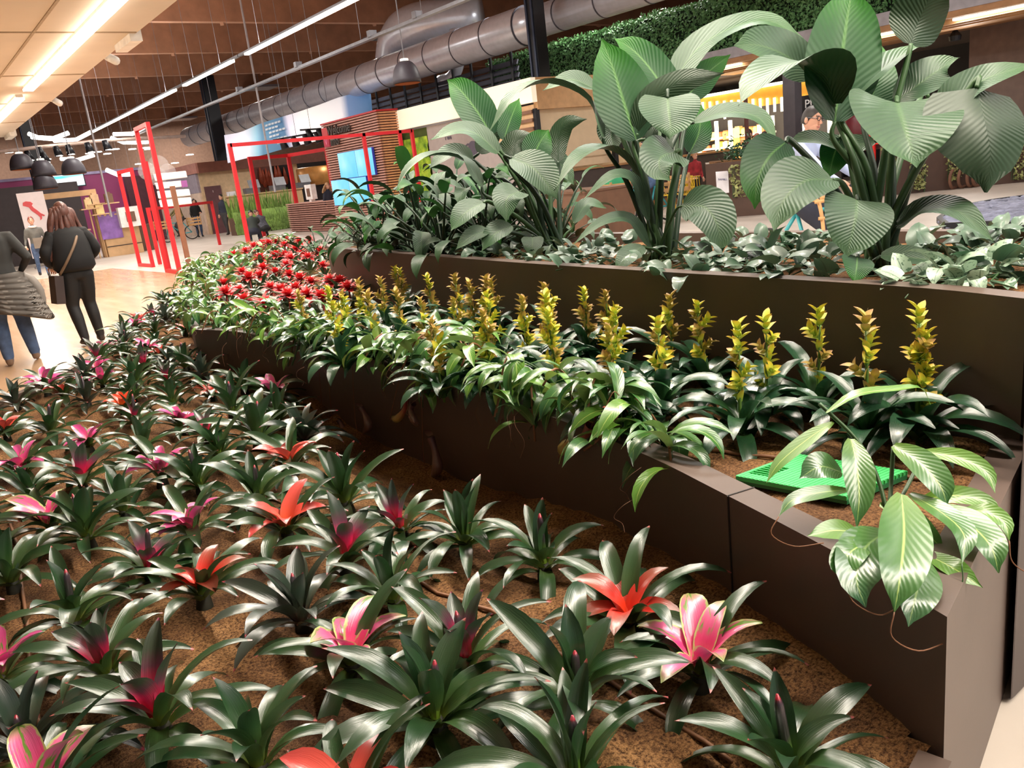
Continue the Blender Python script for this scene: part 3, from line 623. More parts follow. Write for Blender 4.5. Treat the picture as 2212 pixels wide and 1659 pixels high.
B_ = [([(1374, 302), (1347, 220), (1325, 150), (1300, 84)], .30, 'c', 'spab'),
      ([(1460, 245, .1), (1420, 170, .1), (1372, 112, .1), (1326, 82, .1)], .21, 'c', 'spab'),
      ([(1302, 296), (1268, 215, -.05), (1185, 180, -.1), (1112, 205, -.15), (1058, 282, -.2)], .17, 'u', 'spa'),
      ([(1378, 288), (1408, 222, -.05), (1478, 174, -.1), (1565, 158, -.12)], .16, 'w', 'spa'),
      ([(1442, 212, -.2), (1445, 245, -.25), (1448, 272, -.27), (1447, 300, -.28)], .29, 'b', 'spa', 'h'),
      ([(1458, 328, -.2), (1428, 340, -.3), (1425, 365, -.33), (1447, 392, -.34)], .22, 'c', 'spa', 'h'),
      ([(1500, 264, -.05), (1570, 243, -.1), (1640, 255, -.15), (1680, 312, -.2)], .13, 'b', 'spa'),
      ([(1395, 412), (1350, 345, -.05), (1300, 322, -.1), (1245, 345, -.2), (1197, 412, -.25)], .18, 'u', 'spa'),
      ([(1400, 475, -.1), (1372, 395, -.15), (1322, 380, -.2), (1254, 437, -.25)], .08, 'b', 'spa'),
      ([(1402, 532, -.1), (1360, 475, -.15), (1300, 480, -.2), (1234, 532, -.25)], .08, 'b', 'spa'),
      ([(1474, 445, -.2), (1522, 448, -.28), (1551, 490, -.33), (1558, 550, -.35)], .23, 'c', 'spa'),
      ([(1440, 205, .1), (1500, 112, .1), (1580, 60, .05), (1660, 45), (1736, 84, -.05)], .18, 'b', 'spa'),
      ([(1285, 192, .2), (1232, 172, .2), (1172, 196, .2)], .13, 'b', 'spa'),
      ([(1478, 218, .2), (1520, 165, .2), (1578, 118, .2)], .17, 'c', 'spab'),
      ([(1388, 532, -.2), (1356, 555, -.25), (1330, 587, -.27)], .11, 'b', 'spa'),
      ([(1490, 330, .1), (1510, 285, .1), (1515, 225, .1)], .14, 'c', 'spab'),
      ([(1395, 300, .1), (1425, 290, .1), (1455, 320, .05)], .14, 'w', 'spa'),
      ([(1330, 255, .2), (1320, 290, .2), (1330, 330, .15)], .16, 'c', 'spa')]
peace_lily((1428, 566), B_, 'giant peace lily with one upright bright leaf in front of the beige stand wall')
C_ = [([(1062, 292), (1030, 240), (995, 195), (966, 172)], .23, 'c', 'spab'),
      ([(1088, 302, .1), (1104, 255, .1), (1122, 212, .1)], .15, 'c', 'spab'),
      ([(1076, 330, -.1), (1030, 290, -.12), (985, 282, -.15), (930, 302, -.2)], .16, 'b', 'spa'),
      ([(1040, 402), (1000, 346), (935, 336, -.05), (885, 362, -.1), (852, 414, -.12)], .16, 'u', 'spa'),
      ([(1106, 342, -.2), (1150, 362, -.25), (1180, 395, -.28), (1203, 430, -.3)], .24, 'b', 'spa'),
      ([(1150, 348, -.1), (1165, 310, -.1), (1186, 280, -.1)], .19, 'c', 'spab'),
      ([(1108, 338, -.1), (1116, 306, -.1), (1152, 288, -.1)], .16, 'w', 'spa'),
      ([(1122, 414, -.3), (1095, 430, -.35), (1094, 480, -.37)], .20, 'b', 'spa', 'h'),
      ([(1044, 438, -.3), (1005, 460, -.35), (973, 500, -.38)], .16, 'b', 'spa'),
      ([(1206, 348), (1206, 300), (1226, 266, -.03), (1268, 257, -.06)], .13, 'w', 'spa'),
      ([(1106, 488, -.3), (1070, 505, -.33), (1041, 542, -.35)], .15, 'b', 'spa'),
      ([(1150, 512, -.3), (1150, 530, -.32), (1146, 556, -.33)], .13, 'c', 'spa', 'h'),
      ([(1056, 498, -.3), (1020, 510, -.33), (984, 540, -.35)], .12, 'b', 'spa'),
      ([(1150, 400, .1), (1120, 375, .1), (1060, 385, .05)], .14, 'b', 'spa'),
      ([(1020, 345, .1), (975, 330, .1), (925, 365, .05)], .15, 'b', 'spa'),
      ([(1035, 330, .2), (1060, 290, .2), (1100, 245, .2)], .14, 'w', 'spa'),
      ([(1240, 480), (1270, 440), (1310, 450)], .10, 'b', 'spa'),
      ([(1190, 330, .1), (1215, 360, .1), (1240, 400, .1)], .13, 'c', 'spa')]
peace_lily((1205, 548), C_, 'tall peace lily standing at the end of the leafy clump, below the grey sign')
# medium peace lilies of the clump
SPM = {k: [leafmesh('leaf', LM[k], L, W, w_ovate, R(a0), R(a1), 0, 10, 4, 1.3, .02, .3, seed=i) for i, (L, W, a0, a1) in enumerate([(.24, .10, 45, -60), (.26, .095, 60, -45), (.22, .105, 25, -70), (.25, .09, 75, -10)])] for k in ('spa', 'spab')}
PETM = MB().tube([(0, 0, 0), (0, .03, .14), (0, .09, .25), (0, .13, .31)], [.008, .006, .005, .004], 6).mesh('petiole', M_PETD, True)
def small_lily(x, y, z, s, label, group, n=20):
    root = empty('peace_lily', (x, y, z), rnd.random()*6.28, label, 'plant', group); root.scale = (s,)*3; a = 0
    for i in range(n):
        f = i/n; a += GA; sc_ = rnd.uniform(.75, 1.15)*(.55+.75*f); tl = R(-50+58*f+rnd.uniform(-10, 10))
        st = put(PETM, root, a, tl, sc_, 0, .01)
        M = Euler((tl, 0, a)).to_matrix(); tip = M @ (Vector((0, .13, .31))*sc_) + Vector((-math.sin(a)*.01, math.cos(a)*.01, 0))
        lf = put(rnd.choice(SPM['spab' if rnd.random() < .3 else 'spa']), root, a, tl*.5+R(rnd.uniform(-20, 15)), rnd.uniform(.62, .95), 0, 0, roll=rnd.uniform(-.4, .4)); lf.location = tip
    return root
CL = [(3.05, 5.1), (3.15, 5.45), (3.12, 5.8), (3.2, 6.15), (3.3, 6.5), (3.45, 6.85), (3.5, 5.0), (3.55, 5.4), (3.5, 5.8), (3.6, 6.2), (3.65, 6.6), (3.0, 4.75), (3.4, 4.6), (3.75, 5.2), (3.75, 5.7), (3.75, 4.7), (3.3, 5.3), (3.35, 6.0), (3.1, 4.4), (3.55, 4.2)]
for x, y in CL: small_lily(x, y, soil_up(x, y)-.01, rnd.uniform(1.1, 1.4)*(1 if y < 5.95 else .74 if y < 6.3 else .56), 'bushy peace lily '+('at the rounded tip of the tall planter' if y > 6.3 else 'along the planter rim' if wall_dist(x, y, upf) < .42 else 'deep inside the leafy clump')+('' if y > 4.9 else ' next to the tall peace lily'), 'peace lilies of the leafy clump')
for px, py in ((690, 512), (660, 522), (715, 500)):
    p = GZ(px, py, .62); p = p*1.0; small_lily(4.55+(px-690)*.006, 9.6+(690-px)*.01, soil_mid(4.5, 9.6), 1.05, 'dark peace lily growing behind the red guzmanias', 'peace lilies behind the guzmanias')
# ------------------------------------------------------------------ pothos ground cover
HRT = {k: [leafmesh('leaf', LM[k], L, W, w_heart, R(a0), R(a1), .1, 6, 4, 1., .03, .18, seed=i) for i, (L, W, a0, a1) in enumerate([(.075, .058, 20, -50), (.085, .06, 40, -30), (.07, .055, 5, -60), (.08, .065, 60, 5)])] for k in ('scin', 'silv')}
VIN = MB().tube([(0, 0, 0), (.05, .05, .03), (.1, .02, .02), (.17, .06, .01)], .0025, 5).mesh('vine', M_PET, True)
def pothos(x, y, z, key, s, label, group, n=13, spread=.15):
    root = empty('pothos', (x, y, z), rnd.random()*6.28, label, 'plant', group); root.scale = (s,)*3
    for k in range(3): o = put(VIN, root, k*2.1+rnd.random(), 0, 1, .01, .01, 'vine')
    for i in range(n):
        a = rnd.random()*6.28; r_ = spread*math.sqrt(rnd.random()); put(rnd.choice(HRT[key]), root, a+rnd.uniform(-.6, .6), R(rnd.uniform(-15, 35)), rnd.uniform(.7, 1.25), rnd.uniform(.01, .075), 0, roll=rnd.uniform(-.4, .4)).location.xy = (-math.sin(a)*r_, math.cos(a)*r_)
for px, py, s in [(1990, 600, 1.1), (2040, 612, 1.15), (2095, 615, 1.1), (2000, 625, .9), (2065, 590, 1.1)]:
    p = GZ(px, py, 1.02); pothos(p.x, p.y, soil_up(p.x, p.y), 'silv', s, 'silver-mottled pothos lying over the planter rim soil', 'silver pothos by the giant peace lily', 12, .13)
GC = [(2150, 560), (2200, 545), (2120, 540), (2190, 520), (2050, 545), (2000, 540), (1950, 535), (1700, 540), (1640, 550), (1600, 560), (1560, 545), (1540, 570), (1500, 560), (1640, 575), (1580, 585), (1480, 590), (1520, 590), (1700, 590), (1350, 545), (1310, 535), (1280, 555), (1340, 565), (1240, 560), (1300, 575), (1180, 560), (1260, 540), (1120, 556), (1080, 550), (1750, 560), (1790, 545), (1780, 590), (1440, 575), (1440, 540), (1740, 530), (1665, 530), (1150, 535), (2160, 590), (2205, 590), (1000, 545), (1040, 548)]
for i, (px, py) in enumerate(GC):
    p = GZ(px, py, 1.03)
    if p.x > 3.8: p = Vector((3.78, p.y*3.78/p.x, 0))
    pothos(p.x, p.y, soil_up(p.x, p.y), 'scin', rnd.uniform(.9, 1.3), 'grey-green pothos creeping over the soil '+('beside the tall end lily' if p.y > 3.4 else 'around the middle giant lily' if p.y > 2.1 else 'between the two giant lilies' if p.y > 1.5 else 'behind the silver pothos')+(' near the rim' if wall_dist(p.x, p.y, upf) < .35 else ''), 'pothos ground cover', 14, .17)
# ------------------------------------------------------------------ pitcher plants along the rim
NPL = {k: [leafmesh('leaf', LM[k], L, W, w_lance, R(a0), R(a1), .1, 9, 4, 1., .03, .15, twist=tw, seed=i) for i, (L, W, a0, a1, tw) in enumerate([(.22, .056, 30, -70, .3), (.24, .058, 50, -58, -.3), (.20, .054, 10, -80, .2), (.23, .050, 60, -35, 0), (.22, .060, 40, -88, -.5)])] for k in ('nep', 'nepy', 'nepd')}
TEND = [MB().tube(catmull([(0, 0, 0), (.01, .03, -.03), (-.01, .05, -.09), (.01, .04, -.15)], 4), .0010, 4).mesh('tendril', mat('tendril', (120, 84, 62), .6), True),
        MB().tube(catmull([(0, 0, 0), (.02, .04, -.02), (.05, .05, -.06), (.05, .02, -.09), (.03, .03, -.11)], 4), .0010, 4).mesh('tendril', mat('tendril', (120, 84, 62), .6), True)]
def pitchdata(path, rad):
    b = MB(); b.tube(path, rad, 10, caps=False); m = len(path); UV = [(j/10, i/(m-1)) for i in range(m) for j in range(10)]
    return b.v, b.f, UV
LM['pit'] = leafmat('pitcher', [(0, (196, 178, 84)), (.4, (186, 158, 80)), (.65, (170, 90, 66)), (1, (150, 44, 56))], streak=.1, rough=.35, hue=0, trans=.1)
LM['pitd'] = leafmat('pitcher_dark', [(0, (150, 116, 100)), (.5, (116, 80, 76)), (1, (100, 60, 66))], streak=.2, rough=.4, hue=0, trans=.05)
PRAD = [.004, .012, .017, .017, .012, .0095, .0105, .013]
M_VINE = mat('pitcher_vine', (128, 84, 56), .6, var=.2)
def pitcher(root, P, key, s=1.):
    """P: hall points from the belly end to the mouth"""
    pts = catmull(P, 4); n = len(pts); rad = []
    for i in range(n):
        t = i/(n-1)*(len(PRAD)-1); k = min(int(t), len(PRAD)-2); rad.append((PRAD[k]+(PRAD[k+1]-PRAD[k])*(t-k))*s)
    L = Vector(root.location); me = uvmesh('pitcher', *pitchdata([q-L for q in pts], rad), LM[key]); o = mk('pitcher', me, root)
    tp_ = Vector((pts[-1].x+.03, pts[-1].y, max(.63, pts[-1].z+.05))); mk('tendril', MB().tube([q-L for q in catmull([pts[0], pts[0]+Vector((-.015, .0, -.012)), pts[0].lerp(pts[-1], .5)+Vector((-.035, .015, 0)), tp_+Vector((-.03, 0, .015)), tp_], 4)], .0016, 5).mesh('tendril', M_VINE, True), o)
    T = (pts[-1]-pts[-3]).normalized(); V, F, UV = leafdata(.03*s, .026*s, w_heart, R(20), R(-20), .2, 4, 2)
    lid = uvmesh('lid', V, F, UV, LM[key]); lo = mk('lid', lid, o); lo.location = pts[-1]-L+Vector((0, 0, .008)); lo.rotation_euler = (R(30), 0, rnd.random()*6)
NEPS = []
def nepenthes(x, y, out, s=1., n=4, label='pitcher plant with drooping green leaves spilling over the planter rim', group='pitcher plants along the rim', young=.35, z=None, hang=1.):
    """out: heading (radians, 0 = +Y, turning to -X) towards which the vines lean"""
    z = soil_mid(x, y) if z is None else z
    root = empty('pitcher_plant', (x, y, z), 0, label, 'plant', group)
    for k in range(n):
        a = out+rnd.uniform(-1.3, 1.3); L = rnd.uniform(.18, .34)*s; d = Vector((-math.sin(a), math.cos(a), 0)); h = rnd.uniform(.08, .26)*s
        o0 = Vector((rnd.uniform(-.04, .04), rnd.uniform(-.04, .04), 0))
        path = catmull([o0, o0+d*L*.25+U_*h*.6, o0+d*L*.65+U_*h, o0+d*L+U_*(h-rnd.uniform(.03, .2)*hang)], 4)
        MB().tube(path, [.0045]*len(path), 6).obj('vine', M_VINE if rnd.random() < .5 else M_PET, root, True)
        m = rnd.randint(6, 8)
        for i in range(m):
            f = (i+.5)/m; q = path[int(f*(len(path)-1))]; az = a+(1 if i % 2 else -1)*rnd.uniform(.5, 1.7)*(1-.4*f)
            key = 'nepy' if f > .8 and rnd.random() < young else ('nepd' if rnd.random() < .22 else ('nepy' if rnd.random() < .2 else 'nep'))
            lf = put(rnd.choice(NPL[key]), root, az, R(rnd.uniform(-28, 22)+(22 if f > .8 else 0)), rnd.uniform(.75, 1.1)*s, 0, 0, roll=rnd.uniform(-.5, .5)); lf.location = q
            if rnd.random() < .08:
                t = mk('tendril', rnd.choice(TEND), root); t.location = q+Vector((-math.sin(az), math.cos(az), 0))*.15*s+Vector((0, 0, -.04)); t.rotation_euler = (0, 0, az)
    NEPS.append(root); return root
rim = [(p.x, p.y) for p in catmull([(x, y, 0) for x, y in MIDF[4:]], 8)]
acc = 0.
yy = 1.78
while yy < 6.3:
    k = min(rim, key=lambda q: abs(q[1]-yy)); nepenthes(k[0]+.15+rnd.uniform(-.02, .05), yy, R(90)+rnd.uniform(-.4, .4), rnd.uniform(.9, 1.12), 6 if yy < 4.6 else 4, 'pitcher plant with drooping green leaves '+('beside the bare rim near the green cover' if yy < 2.2 else 'in front of the yellow vriesea spikes' if yy < 4.7 else 'at the rim opposite the red guzmanias'))
    yy += .27 if yy < 4 else .30
for i in range(10):
    q = midb[2+i*3] if 2+i*3 < len(midb) else midb[-1]
    nepenthes(q[0]+.2, q[1]+rnd.uniform(-.1, .1), R(80), 1.0, 4, 'leafy green pitcher plant edging the red guzmania bed', 'pitcher plants round the guzmania bed')
for px, py in ((470, 545), (510, 535), (545, 545), (450, 570), (500, 570), (560, 580), (620, 525), (480, 600), (590, 540)):
    p = GZ(px, py, .8); nepenthes(p.x, p.y, rnd.random()*6, 1.15, 3, 'leafy green pitcher plant edging the red guzmania bed', 'pitcher plants round the guzmania bed')
# hanging pitchers on the plants nearest to them
for pts, key, s in [([(848, 900), (858, 905), (874, 885), (878, 862)], 'pit', 1.25), ([(905, 915), (893, 905), (888, 885), (893, 872)], 'pitd', 1.2), ([(934, 1028), (945, 1012), (940, 975), (930, 945)], 'pitd', 1.6), ([(785, 935), (796, 920), (788, 895), (780, 882)], 'pitd', 1.4),
                    ([(712, 962), (722, 945), (716, 915), (714, 902)], 'pitd', 1.4), ([(738, 962), (746, 945), (738, 920), (732, 908)], 'pitd', 1.3), ([(1212, 980), (1222, 966), (1258, 948), (1276, 918)], 'pit', 1.5), ([(1306, 945), (1300, 930), (1312, 908), (1326, 892)], 'pit', 1.4)]:
    w0 = GZ(pts[-1][0], pts[-1][1], .62); k = min(range(len(midf)), key=lambda i: (Vector((midf[i][0], midf[i][1], .644))-E0).normalized().dot(ray(pts[0][0], pts[0][1]).normalized())*-1)
    # in front of the wall face below the rim, on the rim above it
    Xw = midf[k][0]-.04; P = [GX(a, b_, Xw-(.02 if i == 1 else 0)) for i, (a, b_) in enumerate(pts)]
    r_ = min(NEPS[:18], key=lambda e: (e.location-P[-1]).length); pitcher(r_, P, key, s); r_['label'] = 'rim pitcher plant with '+('yellow-red' if key == 'pit' else 'dark brown')+' pitchers hanging over the wall'
# the single plant at the planter corner, leaf by leaf
q0 = GZ(1905, 1120, .60)
cp = empty('pitcher_plant', (q0.x, q0.y, .59), 0, 'large pitcher plant with broad hanging leaves at the planter corner by the green cover', 'plant')
NL = [([(1838, 948, 1.95), (1850, 1000, 1.9), (1856, 1070, 1.86), (1850, 1142, 1.84)], .075, 'c', 'nep'),
      ([(1948, 1068, 1.80), (1953, 1150, 1.68), (1945, 1240, 1.58), (1932, 1322, 1.55)], .105, 'b', 'nep'),
      ([(1985, 1195, 1.74), (1985, 1250, 1.64), (1975, 1300, 1.58), (1962, 1354, 1.56)], .085, 'b', 'nepd'),
      ([(1912, 1150, 1.76), (1868, 1185, 1.66), (1850, 1250, 1.60), (1870, 1312, 1.58)], .10, 'b', 'nepd'),
      ([(1880, 1170, 1.70), (1840, 1190, 1.64), (1816, 1225, 1.62), (1828, 1250, 1.60)], .06, 'b', 'nep'),
      ([(1930, 962, 1.95), (1985, 998, 1.9), (2030, 1048, 1.86), (2046, 1094, 1.85)], .08, 'b', 'nep'),
      ([(1965, 1066, 1.9), (2035, 1108, 1.8), (2082, 1155, 1.7), (2078, 1218, 1.66)], .062, 'b', 'nep'),
      ([(2030, 1090, 1.9), (2092, 1130, 1.8), (2140, 1180, 1.72), (2157, 1238, 1.7)], .085, 'b', 'nep'),
      ([(2060, 1106, 1.92), (2120, 1104, 1.84), (2168, 1128, 1.8), (2180, 1168, 1.78)], .05, 'b', 'nepy'),
      ([(1990, 1192, 1.8), (2055, 1225, 1.7), (2123, 1270, 1.66)], .055, 'b', 'nepy'),
      ([(1855, 1150, 1.8), (1800, 1146, 1.78), (1744, 1158, 1.76)], .05, 'b', 'nepy'),
      ([(1800, 912, 2.0), (1748, 946, 1.98), (1685, 998, 1.95), (1655, 1044, 1.93)], .036, 'b', 'nepy'),
      ([(1835, 1058, 1.9), (1772, 1064, 1.88), (1712, 1080, 1.86), (1682, 1116, 1.84)], .036, 'b', 'nep'),
      ([(1818, 1020, 1.95), (1772, 1008, 1.93), (1726, 1034, 1.92)], .075, 'b', 'nepd'),
      ([(1785, 892, 2.0), (1850, 852, 2.0), (1930, 842, 2.02), (1988, 838, 2.04), (2010, 874, 2.05)], .038, 'u', 'nepy'),
      ([(1990, 975, 2.0), (2070, 988, 1.95), (2130, 1020, 1.92), (2150, 1066, 1.9)], .05, 'b', 'nepy'),
      ([(1990, 1080, 1.95), (2060, 1070, 1.92), (2130, 1085, 1.9), (2165, 1130, 1.88)], .05, 'b', 'nepy'),
      ([(1900, 1090, 1.9), (1960, 1110, 1.88), (2010, 1160, 1.82), (2040, 1190, 1.8)], .05, 'b', 'nep')]
for i, (pts, W, hint, key) in enumerate(NL):
    P = [GD(*q) for q in pts]; mk('leaf', spine_leaf('leaf', LM[key], P, W, HINT[hint], w_lance, .12, .1, 14, 6, .02, cp.location, seed=i), cp)
    if i in (1, 4, 6, 8, 12): 
        q = P[-1]-cp.location; T = (P[-1]-P[-2]).normalized(); mk('tendril', MB().tube(catmull([q, q+T*.03+Vector((0, 0, -.02)), q+T*.03+RT*.05*(-1 if i in (6,) else 1)+Vector((0, 0, -.05)), q+RT*.10*(-1 if i == 6 else 1)+Vector((0, 0, -.065))], 5), .0014, 5).mesh('tendril', M_VINE if i != 6 else M_PET, True), cp)
for pts in ([(1770, 872, 2.02), (1850, 950, 1.97), (1895, 1030, 1.93), (1915, 1115, 1.9)], [(1930, 965, 1.95), (1925, 1040, 1.93), (1920, 1110, 1.9)], [(1995, 978, 2.), (1960, 1050, 1.95), (1925, 1110, 1.92)]):
    P = [GD(*q)-cp.location for q in pts]; P.append(Vector((0, 0, 0))); mk('vine', MB().tube(catmull(P, 5), .005, 6).mesh('vine', M_PET, True), cp)
# ================================================================== the hall shell
def plain(b, name, m, label=None, cat=None, group=None, smooth=False): return tag(b.obj(name, m, None, smooth), label, cat, group)
def floormat(name, a, b_, c, rough, planks):
    k = NT(name); tc = k.n('ShaderNodeTexCoord').outputs['Object']
    v = k.mapped(tc, (1.1, .16, 1)) if planks else tc
    n1 = k.noise(v, 4 if planks else 1.2, 4); n2 = k.noise(tc, 40, 2)
    col = k.mix(k.math('MULTIPLY', n2, .2), k.ramp(n1, [(.3, lin(a)), (.55, lin(b_)), (.75, lin(c))]), lin(c))
    k.set(col, rough, 0, .45); return k.m
M_CONC = floormat('pale_concrete', (176, 166, 156), (190, 180, 170), (200, 192, 182), .4, 0)
M_WOODF = floormat('warm_wood_floor', (170, 136, 104), (186, 152, 120), (202, 172, 140), .2, 1)
struct(MB().bb(-30, 45, -14, 85, -.06, -.012).obj('floor', M_CONC))
b = MB(); b.prism([(-14, 4), (5.4, 4), (5.4, 20), (5.2, 26.3), (-14, 27.3)], -.011, 0); o = struct(b.obj('floor', M_WOODF))
b = MB(); b.prism([(-14, -10), (45, -10), (45, 85), (-14, 85), (-14, 27.3), (5.2, 26.3), (5.4, 20), (5.4, 4), (-14, 4)], -.011, -.001); struct(b.obj('floor', M_CONC))
M_TIM = mat('brown_timber_ceiling', (144, 102, 80), .7, var=.2, scale=1.5)
M_TIMB = mat('glulam_beam', (164, 118, 90), .65, var=.18, scale=2)
struct(MB().bb(-30, 45, -14, 85, 8.6, 8.8).obj('ceiling', M_TIM))
struct(MB().bb(-30.3, -30, -14, 85, 0, 8.6).obj('wall_left', mat('far_grey_wall', (150, 140, 130), .8)))
struct(MB().bb(45, 45.3, -14, 85, 0, 8.6).obj('wall_right', mat('far_dark_wall', (86, 72, 66), .8)))
struct(MB().bb(-30, 45, 66, 66.3, 0, 8.6).obj('wall_far', mat('far_brown_wall', (160, 126, 106), .8)))
BEAMS = [6, 12, 18, 24, 30, 36, 42, 48, 55, 62, 70]
for i, Y in enumerate(BEAMS):
    e = empty('roof_beam', (0, Y, 7.4), 0, 'deep brown glulam roof beam spanning the hall with diagonal struts', 'beam', 'glulam roof beams')
    part(MB().bb(-30, 45, Y-.14, Y+.14, 7.45, 8.6), 'beam', M_TIMB, e)
    for X in range(-2, 40, 6):
        part(MB().bar((X+1.2, Y, 7.45), (X+2.4, Y+2.6, 8.5), .12, .2), 'strut', M_TIMB, e)
M_BLK = mat('black_steel', (26, 28, 34), .4, .2)
M_STEEL = mat('brushed_steel', (150, 150, 156), .35, .8)
M_GALV = mat('galvanised_duct', (222, 227, 240), .26, .35, var=.06)
M_LAMP = mat('lit_tube', (255, 250, 240), .5, emit=(255, 243, 222), es=9)
M_LAMPS = mat('soffit_tube', (255, 250, 240), .5, emit=(255, 242, 222), es=9)
M_CORD = mat('grey_cord', (130, 130, 136), .5)
# housings of the added fill lamps
for i, (X, Y) in enumerate(FILL_BAYS):
    e = empty('added_fill_lamp', (X, Y, 7.32), 0, 'added square flat fill lamp hanging under the timber roof', 'lamp', 'added fill lamps')
    part(MB().bb(X-.85, X+.85, Y-.85, Y+.85, 7.32, 7.44), 'housing', M_STEEL, e); part(MB().tube([(X, Y, 7.44), (X, Y, 8.6)], .015), 'cord', M_CORD, e)
# white soffit over the bed
M_SOF = mat('cream_soffit', (218, 206, 190), .75, var=.05, scale=1)
SOFY = 30.2
o = struct(MB().bb(-6.5, 3.9, -8, SOFY, 4.16, 4.55).obj('trim_1', M_SOF))
for Y in list(range(-6, 30, 4)):
    o = struct(MB().bb(-6.5, 3.88, Y-.02, Y+.02, 4.145, 4.16).obj('trim_2', mat('soffit_joint', (176, 158, 134), .8)))
struct(MB().bb(2.46, 2.50, -8, SOFY, 4.15, 4.16).obj('trim_3', mat('soffit_joint', (176, 158, 134), .8)))
for X, kw_ in ((3.08, 64),):
    for y0, y1 in ((-6, 7.2), (8.2, 19.38), (20.58, 29)):
        e = empty('strip_light', (X, (y0+y1)/2, 4.16), 0, 'long white strip light fixed under the cream soffit', 'light', 'soffit strip lights')
        part(MB().bb(X-.09, X+.09, y0, y1, 4.06, 4.10), 'diffuser', M_LAMPS, e); part(MB().bb(X-.07, X+.07, y0, y1, 4.10, 4.16), 'housing', mat('white_metal', (236, 232, 224), .5), e)
        area((X, (y0+y1)/2, 4.05), .18, y1-y0, kw_*(y1-y0), WARM, name='strip_lamp')
for Y, s in ((14.6, 1), (29.3, 1.3)):
    plain(MB().bb(3.8, 3.98, Y-.5*s, Y+.5*s, 4.05, 4.4), 'junction_box', mat('white_metal', (236, 232, 224), .5), 'white junction box on the soffit edge' if s == 1 else 'white junction box at the far soffit end', 'box')
for k, (px, py) in enumerate(((238, 136), (120, 226))):
    p = GX(px, py, 4.02); e = empty('security_camera', p, 0, 'white bullet security camera on the soffit edge' if k == 0 else 'white security camera further along the soffit edge', 'camera')
    part(MB().tube([p+Vector((0, .1, .12)), p+Vector((.05, -.22, .0))], [.07, .075], 10), 'body', mat('white_metal', (236, 232, 224), .5), e, True)
    part(MB().bar(p+Vector((-.12, 0, .12)), p+Vector((0, 0, .08)), .06), 'bracket', mat('white_metal', (236, 232, 224), .5), e)
# suspended strip lights along the hall
for i, (y0, y1) in enumerate(((-2, 9.2), (10, 22.38), (23.45, 27.98), (29, 42.3))):
    e = empty('pendant_strip_light', (8.86, (y0+y1)/2, 5.2), 0, 'long white pendant strip light hung on wires along the hall', 'light', 'pendant strip lights')
    part(MB().bb(8.80, 8.92, y0, y1, 5.15, 5.2), 'diffuser', M_LAMP, e); part(MB().bb(8.82, 8.90, y0-.5, y1+.5, 5.2, 5.26), 'rail', M_STEEL, e)
    for Y in (y0+1, y1-1): part(MB().tube([(8.86, Y, 5.26), (8.86, Y, 8.6)], .006, 4), 'wire', M_CORD, e)
    area((8.86, (y0+y1)/2, 5.14), .12, y1-y0, 22*(y1-y0), NEUT, name='strip_lamp'); area((8.86, (y0+y1)/2, 5.28), .08, y1-y0, 20*(y1-y0), NEUT, (math.pi, 0, 0), name='added_uplight')  # upward light added to each strip to brighten the ceiling
e = empty('cable_tray', (11, 25, 5.04), 0, 'thin galvanised cable tray hung below the beams', 'tray')
part(MB().bb(10.93, 11.07, 4, 44, 5.0, 5.07), 'tray', M_STEEL, e)
for Y in range(5, 44, 3): part(MB().tube([(11, Y, 5.07), (11, Y, 8.6)], .006, 4), 'hanger', M_CORD, e)
for Y in (14.5, 17.2, 19.4, 24, 29): part(MB().bb(10.9, 11.1, Y-.08, Y+.08, 5.05, 5.2), 'clamp', M_STEEL, e)
# round duct
e = empty('air_duct', (16, 30, 5.33), 0, 'large round silver air duct with seams and an elbow', 'duct')
part(MB().tube([(16, 18.6, 5.33), (16, 19.6, 5.33), (16, 51.5, 5.33)], [.42, .54, .54], 28), 'duct', M_GALV, e, True)
part(MB().tube([(16, 4, 5.33), (16, 18.6, 5.33)], [.42, .42], 28), 'duct', M_GALV, e, True)
for Y in [5+1.6*i for i in range(29)]:
    r_ = .425 if Y < 18.6 else .545; part(MB().tube([(16, Y-.02, 5.33), (16, Y+.02, 5.33)], r_+.008, 28), 'seam', mat('duct_seam', (96, 96, 106), .4, .8), e)
p = GX(915, 75, 17); part(MB().tube(catmull([p+Vector((0, 2.4, -.9)), p+Vector((0, 1.7, .1)), p+Vector((0, .2, .35)), p+Vector((1.5, -1.5, .3))], 5), .75, 20), 'elbow', M_GALV, e, True)
p = GX(992, 130, 17.2); part(MB().tube(catmull([p+Vector((0, 0, 1.)), p+Vector((0, 0, .1)), p+Vector((0, .5, -.45)), p+Vector((0, 1.3, -.5))], 5), .22, 12), 'drop_pipe', M_GALV, e, True)
# steel columns
def column(px, py, X, w_, label, z1=8.6):
    p = GX(px, py, X); e = empty('steel_column', (p.x, p.y, 0), 0, label, 'column')
    part(MB().bb(p.x-w_/2, p.x+w_/2, p.y-w_/2, p.y+w_/2, 0, z1), 'shaft', M_BLK, e)
    for s in (-1, 1): part(MB().bb(p.x-w_/2-.03, p.x-w_/2, p.y+s*w_*.3-.03, p.y+s*w_*.3+.03, 0, z1), 'flange', mat('blue_black_steel', (52, 62, 84), .35, .4), e)
    part(MB().bb(p.x-w_*.75, p.x+w_*.75, p.y-w_*.75, p.y+w_*.75, 0, .03), 'base_plate', M_BLK, e)
column(1160, 80, 14.8, .36, 'black steel column rising behind the cream fascia')
column(462, 255, 15.0, .60, 'black steel column in front of the silver duct at the far stand')
p = GZ(66, 330, 4.0); column(62, 310, GY(62, 310, 41).x, .36, 'blue-black column under the soffit end behind dark pendant lamps')
